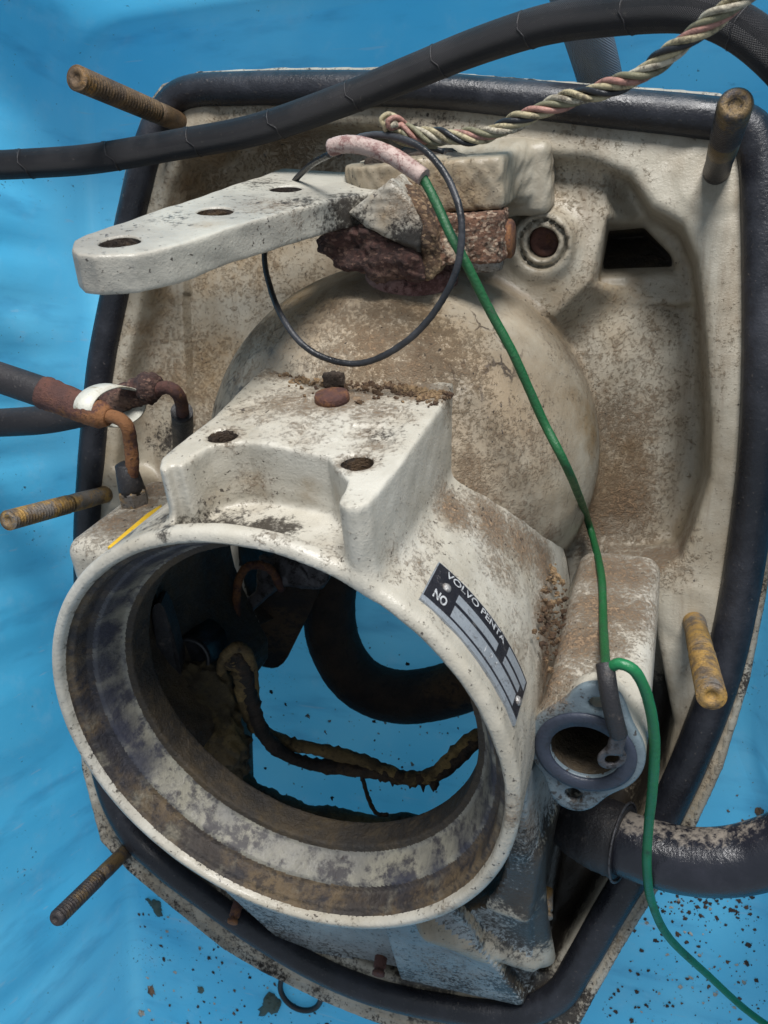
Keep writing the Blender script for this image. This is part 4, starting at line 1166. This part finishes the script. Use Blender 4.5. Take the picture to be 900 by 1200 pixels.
# ------------------------------------------------------------------ hoses and cables
def pth(L, n=10): return catmull([at(x, y, z) for x, y, z in L], n)
def dpath(L, n=10): return catmull([atd(x, y, d) for x, y, d in L], n)
h_ = thing('black_hose', 'thick black cloth-wrapped hose lying across the top of the casting', 'hose', at(300, 152, .045))
hp = pth([(-460, 215, .11), (-240, 205, .095), (-60, 196, .075), (30, 192, .068), (110, 186, .06), (205, 170, .048), (300, 152, .045), (400, 118, .05), (480, 86, .058), (560, 54, .07), (640, 29, .085), (720, 17, .10), (800, 12, .115), (850, 24, .12), (900, 58, .122), (945, 110, .12), (985, 190, .115), (1010, 300, .105), (1060, 420, .10), (1180, 520, .10)], 14)
tube('hose_body', hp, np.linspace(.0083, .0086, len(hp)), M_HOSE, h_, 20)
L_ = np.r_[0, np.cumsum(np.linalg.norm(np.diff(hp, axis=0), axis=1))]
T_, U_, B_ = frames(hp)
for s in np.arange(0.035, L_[-1], 0.052):               # the overlapping turns of the wrapping
    i0 = np.searchsorted(L_, s)
    seam = []
    for k in range(17):
        a = 2 * math.pi * k / 16 - 2.2; i = min(len(hp) - 1, i0 + int(round(k * .22)))
        seam.append(hp[i] + .0085 * (math.cos(a) * U_[i] + math.sin(a) * B_[i]))
    tube('wrap_seam', np.array(seam), .00035, M_SHRINK, h_, 5)
b_h = tube('braided_hose', pth([(655, -70, .03), (672, -12, .0), (690, 45, -.03), (703, 92, -.062), (709, 125, -.095)], 8), .0135, M_BRAID, None, 20)
tag(b_h, 'grey braided hose standing behind the top edge of the casting', 'hose')

# twisted cable of several wires
tc = thing('twisted_cable', 'twisted cable of cream, pink and olive wires climbing over the black hose', 'cable', at(600, 150, .1))
tp = pth([(905, -35, .17), (868, -2, .168), (830, 28, .163), (790, 58, .155), (750, 88, .145), (700, 107, .135), (650, 122, .127), (610, 140, .122), (570, 157, .118), (530, 161, .116), (495, 158, .115), (470, 152, .116)], 16)
TT, UU, BB = frames(tp); LL = np.r_[0, np.cumsum(np.linalg.norm(np.diff(tp, axis=0), axis=1))]
for k, (m, nm) in enumerate([(M_CREAM, 'wire'), (M_PINK, 'wire'), (M_OLIVE, 'wire'), (M_WHITEW, 'wire'), (M_CREAM, 'wire'), (M_BLACKWIRE, 'wire')]):
    a = 2 * math.pi * k / 6 + LL * 2 * math.pi / 0.034 + .35 * np.sin(LL * 45) + .2 * np.sin(LL * 110 + k)
    rad = 0.0024 + 0.0006 * np.sin(LL * 70 + 2.1 * k)
    P = tp + rad[:, None] * (np.cos(a)[:, None] * UU + np.sin(a)[:, None] * BB)
    e = P[-1]
    tails = [[(452, 148, .118), (447, 140, .119), (456, 134, .119), (470, 142, .117), (486, 160, .112)], [(458, 150, .12), (455, 142, .122), (466, 138, .12), (480, 150, .114), (500, 166, .108)],
             [(474, 158, .118), (490, 168, .113), (512, 172, .108)], [(462, 146, .121), (459, 152, .118), (470, 160, .113), (478, 166, .108)], [(456, 144, .12), (452, 152, .118), (468, 166, .112), (492, 172, .108)], [(480, 160, .115), (496, 170, .11), (520, 178, .106)]][k]
    P = np.vstack([P, catmull([e] + [at(*t) for t in tails], 8)[1:]])
    o = tube('wire', P, .00125, m, tc, 10)
    o['label'] = ['cream wire', 'pink wire', 'olive wire', 'white wire', 'second cream wire', 'black wire'][k]
cl = lump('black_putty', SH, [dict(c=lc - TX * .008 + TY * .013, ax=(TX, TY, TZ), half=(.014, .004, .010), rd=.003), dict(c=lc - TX * .03 + TY * .013, ax=(TX, TY, TZ), half=(.012, .004, .008), rd=.003)], M_MUD_AND_SHADE, seed=21, noise=.002, nscale=420)

wl = tube('black_wire_loop', pth([(395, 182, .108), (415, 164, .112), (445, 158, .116), (480, 166, .122), (508, 186, .126), (530, 220, .13), (541, 262, .132), (536, 312, .128), (518, 352, .122), (490, 388, .116), (455, 414, .112), (420, 426, .108), (385, 421, .106), (355, 404, .105), (332, 374, .10), (317, 338, .085), (310, 300, .06), (318, 262, .04), (338, 222, .045), (362, 195, .07), (388, 180, .10)], 10), .00165, M_BLACKWIRE, None, 10, wobble=.12)
tag(wl, 'loop of thin black wire hanging round the steering arm', 'wire')

gc = thing('green_cable', 'green wire in a stained white sleeve running down to a ring terminal on the port', 'cable', at(600, 420, .11))
def ZP(px, py): return float(tube_plane(px, py, (0, 1.0, 0), PC[1] + .034)[2])
GP = [(455, 186, .118), (480, 196, .12), (496, 210, .121), (512, 240, .122), (528, 275, .123), (546, 308, .122), (573, 362, .113), (603, 418, .106), (636, 492, .094), (668, 556, .083), (690, 614, ZP(690, 614)), (704, 670, ZP(704, 670)), (707, 730, ZP(707, 730)), (710, 785, .139)]
tube('green_wire', pth(GP, 10), .00225, M_GREEN, gc, 12, wobble=.08)
tube('white_sleeve', pth([(388, 173, .112), (405, 169, .115), (430, 172, .118), (462, 184, .12), (497, 208, .122)], 8), .0040, M_SLEEVE, gc, 14, wobble=.05)
tube('heat_shrink', pth([(709, 778, .138), (712, 800, .142), (716, 825, .142), (722, 850, .139), (725, 860, .137)], 8), .0042, M_SHRINK, gc, 14)
pz = tw(PC[0], PC[1], PC[2] + .002)
def port_pt(px, py, up=.0):
    return tube_plane(px, py, (0, 0, 1.0), PC[2] + up)
tz = port_pt(717, 888, .0075)
def terminal():
    h = .0007; lo = np.array([-.012, -.012, -.004]); hi = np.array([.012, .016, .005])
    X, Y, Z = axes(lo, hi, h)
    r = np.sqrt(X * X + Y * Y)
    E = smax(np.maximum(r - .0068, .0034 - r) + 0 * Z, np.abs(Z) - .0011, .0005)
    E = smin(E, box_sd(X, Y, Z, (0, .0095, .0005), (EX, EY, EZ), (.0038, .006, .0019), .0015), .002)
    V, Q = surface_nets(E, lo, h); return V.astype(float), Q
Vt, Qt = terminal()
d_ = nrm(at(725, 860, .137) - tz); tn = nrm(TZ - d_ * (TZ @ d_)); tn = nrm(tn + .35 * np.cross(d_, tn)); tx = np.cross(d_, tn)
put('ring_terminal', tz + Vt[:, :1] * tx + Vt[:, 1:2] * d_ + Vt[:, 2:] * tn, Qt, M_LUGMETAL, gc, True)
GB = [(713, 783, .139), (727, 778, .142), (746, 789, .141), (760, 822, .132), (767, 868, .118), (765, 920, .102), (760, 970, .082), (758, 1015, .066), (764, 1058, .04), (785, 1100, .0), (830, 1143, -.05), (880, 1188, -.085), (945, 1232, -.1)]
bp = pth(GB, 10)
tube('green_branch_wire', bp, .0026, M_GREEN2, gc, 12, wobble=.06)

# two pressure hoses with rusty ends at the left
def nut(name, c, ax, r, h, mat, parent):
    return lathe(name, c, ax, [(0, r), (h * .85, r), (h, r * .86), (h, r * .5)], mat, parent, 6, False)
ph = thing('pressure_hose', 'grey hose with a rusty crimped end and elbow pipe screwed into the lug', 'hose', at(60, 465, .09))
NB = tw(-.1245, .0795, -.101)
pz0 = NB + TY * .012
tube('hose_body', pth([(-420, 330, .11), (-220, 385, .105), (-70, 420, .098), (-20, 436, .096), (25, 451, .094), (60, 463, .093)], 8), .0093, M_HOSE2, ph, 18)
fp = pth([(52, 460, .093), (70, 467, .093), (95, 477, .094), (115, 485, .095), (128, 489, .095)], 6)
tube('crimped_ferrule', fp, np.interp(np.linspace(0, 1, len(fp)), [0, .1, .8, 1], [.0102, .0099, .0082, .0055]), M_RUSTDARK, ph, 16, wobble=.08)
ep = catmull([at(122, 487, .095), at(138, 490, .0965), at(149, 500, .098), at(153, 520, NB[2] + .012), at(155, 545, NB[2] + .009), NB + TY * .012], 8)
tube('elbow_pipe', ep, .0040, M_RUSTDARK, ph, 12, wobble=.06)
lathe('black_cap', NB + TY * .008, TY, [(0, .0078), (.004, .0076), (.018, .0062), (.019, .0045)], M_SHRINK, ph, 20, True)
nut('hex_nut', NB, TY, .0088, .0105, M_STUDTHREAD, ph)
ph2 = thing('pressure_hose', 'darker hose behind with a red rusted end and thin bent pipe', 'hose', at(60, 490, .05))
tube('hose_body', pth([(-420, 540, .10), (-220, 515, .075), (-70, 500, .05), (-10, 496, .05), (50, 492, .05), (100, 482, .05), (120, 476, .05)], 8), .0096, M_HOSE2, ph2, 18)
fp = pth([(118, 477, .05), (140, 468, .05), (160, 460, .05), (176, 455, .05), (186, 457, .05)], 6)
tube('crimped_ferrule', fp, np.interp(np.linspace(0, 1, len(fp)), [0, .6, .7, .85, 1], [.009, .0088, .0105, .0098, .006]), M_RUST, ph2, 12, wobble=.18)
tube('elbow_pipe', pth([(180, 458, .05), (195, 454, .051), (207, 460, .05), (213, 474, .04), (214, 492, .02)], 8), .0042, M_RUSTDARK, ph2, 12, wobble=.06)
tube('black_cap', pth([(213, 482, .03), (214, 500, .01), (214, 530, -.03)], 6), .0072, M_SHRINK, ph2, 16)
# nylon band round both
tc0 = at(131, 475, .075); ta = nrm(at(150, 486, .08) - at(100, 476, .08))
tu = nrm(np.array([0, 0, 1.0]) - ta * ta[2]); tv = np.cross(ta, tu)
V, Fs = [], []
n = 32
for k in range(n):
    th = 2 * math.pi * k / n
    e = math.cos(th) * tu * .028 + math.sin(th) * tv * .0125
    for dw, s in ((-.006, 1), (.006, 1), (.006, .93), (-.006, .93)): V.append(tc0 + e * s + ta * dw)
for k in range(n):
    k2 = (k + 1) % n
    for i in range(4): Fs.append((k * 4 + i, k2 * 4 + i, k2 * 4 + (i + 1) % 4, k * 4 + (i + 1) % 4))
tie = put('nylon_band', V, Fs, M_TIE, None, True)
tag(tie, 'yellowed white nylon band strapped round the two rusty hose ends', 'cable tie')

# water hose at the lower right with its rubber elbow and clamp
wh = thing('water_hose', 'fat shiny black water hose curving out past the seal ring', 'hose', at(800, 1000, .035))
wp = pth([(722, 985, .028), (760, 998, .034), (800, 1008, .038), (845, 1010, .04), (890, 1002, .04), (950, 978, .045), (1040, 925, .075), (1160, 860, .12), (1300, 800, .14)], 12)
tube('hose_body', wp, .0190, M_WATER, wh, 28)
rbp = pth([(664, 905, -.05), (664, 935, -.015), (676, 960, .012), (700, 975, .024), (730, 987, .0295)], 10)
tube('rubber_elbow', rbp, np.interp(np.linspace(0, 1, len(rbp)), [0, .4, .8, 1], [.019, .020, .0222, .0222]), M_SHRINK, wh, 24, wobble=.03)
cc = at(730, 987, .0295); ca = nrm(wp[6] - wp[0]); cu_ = nrm(np.array([0, 0, 1.0]) - ca * ca[2]); cv_ = np.cross(ca, cu_)
tube('wire_clamp', np.array([cc + .0236 * (math.cos(t) * cu_ + math.sin(t) * cv_) for t in np.linspace(0, 2 * math.pi, 48, endpoint=False)]), .0008, M_LUGMETAL, wh, 8, True)

# ------------------------------------------------------------------ things seen through the collar
up = tube('curved_pipe', pth([(425, 560, -.085), (398, 640, -.09), (386, 700, -.095), (392, 755, -.097), (420, 798, -.098), (465, 816, -.098), (520, 810, -.097), (580, 785, -.095), (650, 740, -.09)], 12), .0215, M_MUD_AND_SHADE, None, 24, wobble=.02)
tag(up, 'fat curved black pipe caked in mud lying on the tub floor under the collar', 'pipe')
mc = thing('muddy_cable', 'pair of mud-caked wires strung across the opening inside the collar', 'cable', at(400, 880, -.03))
for d1, d2, nm, mt in ((0, 0, 0, M_MUD), (9, 20, 1, M_MUD_AND_SHADE)):
    base = [(268, 778, .05), (276, 770, .052), (282, 792, .045), (287, 826, .03), (303, 853, .008), (335, 870, -.02), (380, 880, -.025), (430, 893, -.028), (475, 912, -.03), (510, 905, -.03), (545, 872, -.03), (585, 850, -.035)]
    P = pth([(x + d1 * min(1, i / 3), y + d2 * math.sin(min(1, max(0, i - 3) / 5) * math.pi) * (1 if nm else -.2), z) for i, (x, y, z) in enumerate(base)], 10)
    tube('wire', P, .0042 + .0016 * rng.random(len(P)), mt, mc, 10, wobble=.35)
for k in range(9):
    s = rng.uniform(400, 520); P0 = at(s, 893 + (s - 360) * .17, -.03)
    lathe('mud_drip', P0, nrm([rng.normal() * .1, -1, rng.normal() * .2]), [(-.003, .003), (0, .0034), (.003 + .002 * rng.random(), .0016), (.005 + .004 * rng.random() ** 2, .0005)], M_MUD_AND_SHADE, mc, 7, True)
tw_ = tube('thin_twig_wire', pth([(424, 908, -.03), (430, 930, -.045), (440, 952, -.05), (455, 955, -.05)], 8), .0016, M_MUD_AND_SHADE, None, 8, wobble=.4)
tag(tw_, 'short muddy wire end dangling below the strung pair', 'wire')
hk = tube('grey_hook_wire', pth([(282, 775, -.02), (279, 740, -.015), (277, 700, -.012), (283, 672, -.01), (298, 662, -.01), (318, 668, -.015), (330, 690, -.03)], 8), .0032, M_RUSTDARK, None, 10, wobble=.2)
tag(hk, 'bent grey wire hook standing inside the top of the collar', 'wire')
# dirty bracket and strap inside
def slab(name, pts_px, thick, mat, parent=None):
    pts_px = [np.array(p, float) for p in pts_px]
    for _ in range(2): pts_px = [q for i in range(len(pts_px)) for q in (.78 * pts_px[i] + .22 * pts_px[i - 1], .78 * pts_px[i] + .22 * pts_px[(i + 1) % len(pts_px)])]
    P = [at(*p) for p in pts_px]; nn = nrm(np.cross(P[1] - P[0], P[2] - P[0])); nn = nn if nn[2] > 0 else -nn
    m = len(P); V = P + [p - nn * thick for p in P]
    return put(name, V, [tuple(range(m)), tuple(range(2 * m - 1, m - 1, -1))] + [(i, i + m, (i + 1) % m + m, (i + 1) % m) for i in range(m)], mat, parent)
br = thing('inner_bracket', 'black greasy bracket with a dusty grey top inside the collar', 'bracket', at(325, 720, -.05))
slab('plate', [(300, 690, -.045), (335, 668, -.04), (378, 665, -.045), (372, 700, -.055), (352, 740, -.07), (330, 785, -.08), (298, 780, -.08), (288, 740, -.06)], .008, M_MUD_AND_SHADE, br)
lump('dusty_top', br, [dict(c=at(345, 668, -.035), ax=(nrm([1, -.15, 0]), EY, EZ), half=(.028, .012, .008), rd=.006), dict(c=at(312, 692, -.036), ax=(nrm([1, .9, 0]), nrm([-.9, 1, 0]), EZ), half=(.026, .005, .005), rd=.003)], M_LUGMETAL, seed=31, noise=.0025, nscale=260, k=.008)
gd = thing('round_grommet', 'round black rubber grommet with a wire through it in the dark of the collar', 'grommet', at(242, 745, .0))
lathe('grommet_body', at(241, 748, .02), nrm([.15, -.1, 1]), [(0, .0155), (.03, .0155), (.0325, .0145), (.033, .0125), (.029, .0115)], M_BLACKWIRE, gd, 28, True)
tube('wire_arch', pth([(258, 790, .045), (263, 770, .055), (275, 759, .058), (288, 763, .054), (296, 786, .04), (299, 830, .01)], 8), .0035, M_MUD, gd, 10, wobble=.25)
bx = thing('side_strap', 'dull black strap standing against the inner side of the collar', 'strap', at(190, 740, .0))
slab('strap_body', [(176, 712, .09), (190, 704, .09), (206, 752, .075), (214, 796, .06), (198, 800, .06), (186, 768, .075)], .012, M_SHRINK, bx)
sill = pth([(256, 885, -.07), (286, 925, -.07), (328, 950, -.07), (380, 962, -.07), (440, 970, -.07), (530, 970, -.07), (600, 940, -.07)], 12)
tube('muddy_sill', sill, .011 + .0022 * vnoise(sill, 160, 77), M_MUDDARK, SH, 14, wobble=.12)
md = lump('mud_heap', SH, [dict(c=at(236, 838, .04), ax=(EX, EY, EZ), half=(.026, .034, .010), rd=.006), dict(c=at(208, 805, .05), ax=(EX, EY, EZ), half=(.018, .020, .010), rd=.006), dict(c=at(258, 885, .02), ax=(EX, EY, EZ), half=(.022, .016, .010), rd=.006)], M_MUDDARK, seed=41, noise=.003, nscale=150, k=.016, fine=.0022)
#PART5
# ------------------------------------------------------------------ loose bits
def chip_mesh(name, mat, size, seed, flat=.35):
    r = np.random.default_rng(seed)
    n = 13; V = [np.array([0, 0, size * flat])]; Fs = []
    ang = np.sort(r.random(n) * 2 * np.pi)
    for a in ang:
        q = size * (.45 + .75 * r.random()) * (1 + .35 * math.cos(a - seed)); V.append(np.array([math.cos(a) * q, math.sin(a) * q, size * flat * .3 * r.random()]))
    for a in ang:
        q = size * (.6 + .3 * r.random()); V.append(np.array([math.cos(a) * q, math.sin(a) * q, -size * .1]))
    for i in range(n):
        j = (i + 1) % n
        Fs.append((0, 1 + i, 1 + j)); Fs.append((1 + i, 1 + n + i, 1 + n + j, 1 + j))
    return np.array(V), Fs
def crumbs(name, spots, mat, label, kind='stuff'):
    V, Fs = [], []
    for i, (P, s) in enumerate(spots):
        v, f = chip_mesh('', None, s, i + 100, .3 + .5 * rng.random()); b = len(V)
        V += list(v + P); Fs += [tuple(x + b for x in q) for q in f]
    o = put(name, V, Fs, mat, None, False)
    return tag(o, label, 'debris', None, kind)
sp = []
while len(sp) < 420:
    px, py = rng.uniform(160, 440), rng.uniform(1040, 1215)
    if py > 1035 + (px - 160) * .62 and rng.random() < .9 - (px - 160) / 500: sp.append((at(px, py, FLOOR + .0005), .0004 + .0022 * rng.random() ** 4))
    px, py = rng.uniform(700, 900), rng.uniform(880, 1210)
    if py > 900 + (880 - px) * 1.6 and py < 1215: sp.append((at(px, py, FLOOR + .0005), .0004 + .0022 * rng.random() ** 4))
for _ in range(160):
    sp.append((at(rng.uniform(730, 880), 1040 + abs(rng.normal()) * 26, FLOOR + .0005), .0006 + .0016 * rng.random() ** 2))
for _ in range(90):
    sp.append((at(rng.uniform(310, 560), rng.uniform(690, 960), FLOOR + .0005), .0004 + .0022 * rng.random() ** 4))
crumbs('floor_crumbs', sp, M_FLAKE, 'dark crumbs of rust and dirt scattered over the blue tub floor')
sp = [(at(rng.uniform(165, 420), rng.uniform(1060, 1200), FLOOR + .0005), .0005 + .0018 * rng.random() ** 2) for _ in range(60)]
sp = [(P, s) for P, s in sp] + [(at(rng.uniform(740, 890), rng.uniform(1020, 1200), FLOOR + .0005), .0005 + .0016 * rng.random() ** 2) for _ in range(60)]
sp += [(at(rng.uniform(330, 540), rng.uniform(830, 950), FLOOR + .0005), .0006 + .0018 * rng.random() ** 2) for _ in range(40)]
crumbs('pale_paint_crumbs', sp, M_FLAKEPALE, 'pale specks of flaked paint scattered over the blue tub floor')
# soil heaped along the back of the pad and between collar and port
sp = []
for _ in range(420):
    t = rng.random(); px = 335 + 185 * t + rng.normal() * 5; py = 430 + 30 * t + abs(rng.normal()) * 9 * (1.2 - .5 * t)
    sp.append((pad_world(px, py, .0005), .0006 + .0018 * rng.random() ** 2))
for _ in range(240):
    a = math.radians(rng.uniform(-5, 22)); z = rng.uniform(-.135, -.065)
    rr = .127; sp.append((tw(rr * math.cos(a) + .002 + .004 * rng.random(), rr * math.sin(a), z), .0006 + .0018 * rng.random() ** 2))
for _ in range(260):
    y = rng.uniform(.018, .027); sp.append((tw(PC[0] + rng.normal() * .008, PC[1] + y + .002, rng.uniform(-.15, -.06)), .0005 + .0016 * rng.random() ** 2))
crumbs('loose_soil', sp, M_SOIL, 'crumbly brown soil heaped along the back of the pad and beside the port')
for px, py, s, mt, lab in ((176, 1160, .0062, M_FLAKE, 'large dark rust chip below the blackened stud'), (166, 1188, .0048, M_FLAKEPALE, 'curled pale paint flake lying just below the large dark chip'),
                           (236, 1160, .0042, M_LEAF, 'small grey flake lying on the floor between chip and scrap'), (890, 952, .0050, M_FLAKE, 'dark rust chip on the floor above the water hose')):
    v, f = chip_mesh('', None, s, int(px), .5)
    o = put('rust_chip' if mt is M_FLAKE else 'paint_flake', v + at(px, py, FLOOR + .001), f, mt, None, False)
    tag(o, lab, 'chip')
o = lump('soil_clod', SH, [dict(c=pad_world(392, 446, .003), ax=(EX, EY, EZ), half=(.0055, .004, .004), rd=.002)], M_MUD_AND_SHADE, seed=51, noise=.0016, nscale=500, h=.0008)
# torn scraps and the rubber ring near the bottom edge
def scrap(px, py, rx, ry, rot, seed, label):
    r = np.random.default_rng(seed); n = 26; c = at(px, py, FLOOR + .002)
    V, Fs = [c + np.array([0, 0, .002])], []
    for lay, dz in ((0.55, .0022), (1.0, .0), (1.0, -.0012)):
        r2 = np.random.default_rng(seed + 1)
        for k in range(n):
            a = 2 * math.pi * k / n; q = lay * (.72 + .22 * math.sin(3 * a + seed) + .28 * r2.random())
            u, v = rx * q * math.cos(a), ry * q * math.sin(a)
            V.append(c + np.array([u * math.cos(rot) - v * math.sin(rot), u * math.sin(rot) + v * math.cos(rot), dz + .0016 * math.sin(2 * a + seed) * lay + .0008 * r.random()]))
    for k in range(n):
        k2 = (k + 1) % n
        Fs.append((0, 1 + k, 1 + k2)); Fs.append((1 + k, 1 + n + k, 1 + n + k2, 1 + k2)); Fs.append((1 + n + k, 1 + 2 * n + k, 1 + 2 * n + k2, 1 + n + k2))
    o = put('rag_scrap', V, Fs, M_LEAF, None, True)
    return tag(o, label, 'scrap')
scrap(316, 1178, .017, .0095, .9, 5, 'torn grey-green scrap lying on the floor beside the black ring')
scrap(182, 1062, .011, .006, -.8, 9, 'small grey-green scrap tucked against the casting edge near the blackened stud')
c = at(352, 1162, FLOOR + .004)
o = tube('rubber_ring', np.array([c + np.array([.0205 * math.cos(t), .0195 * math.sin(t), 0]) for t in np.linspace(0, 2 * math.pi, 48, endpoint=False)]), .0026, M_BLACKWIRE, None, 12, True)
tag(o, 'black rubber ring half hidden under the bottom edge of the casting', 'ring')
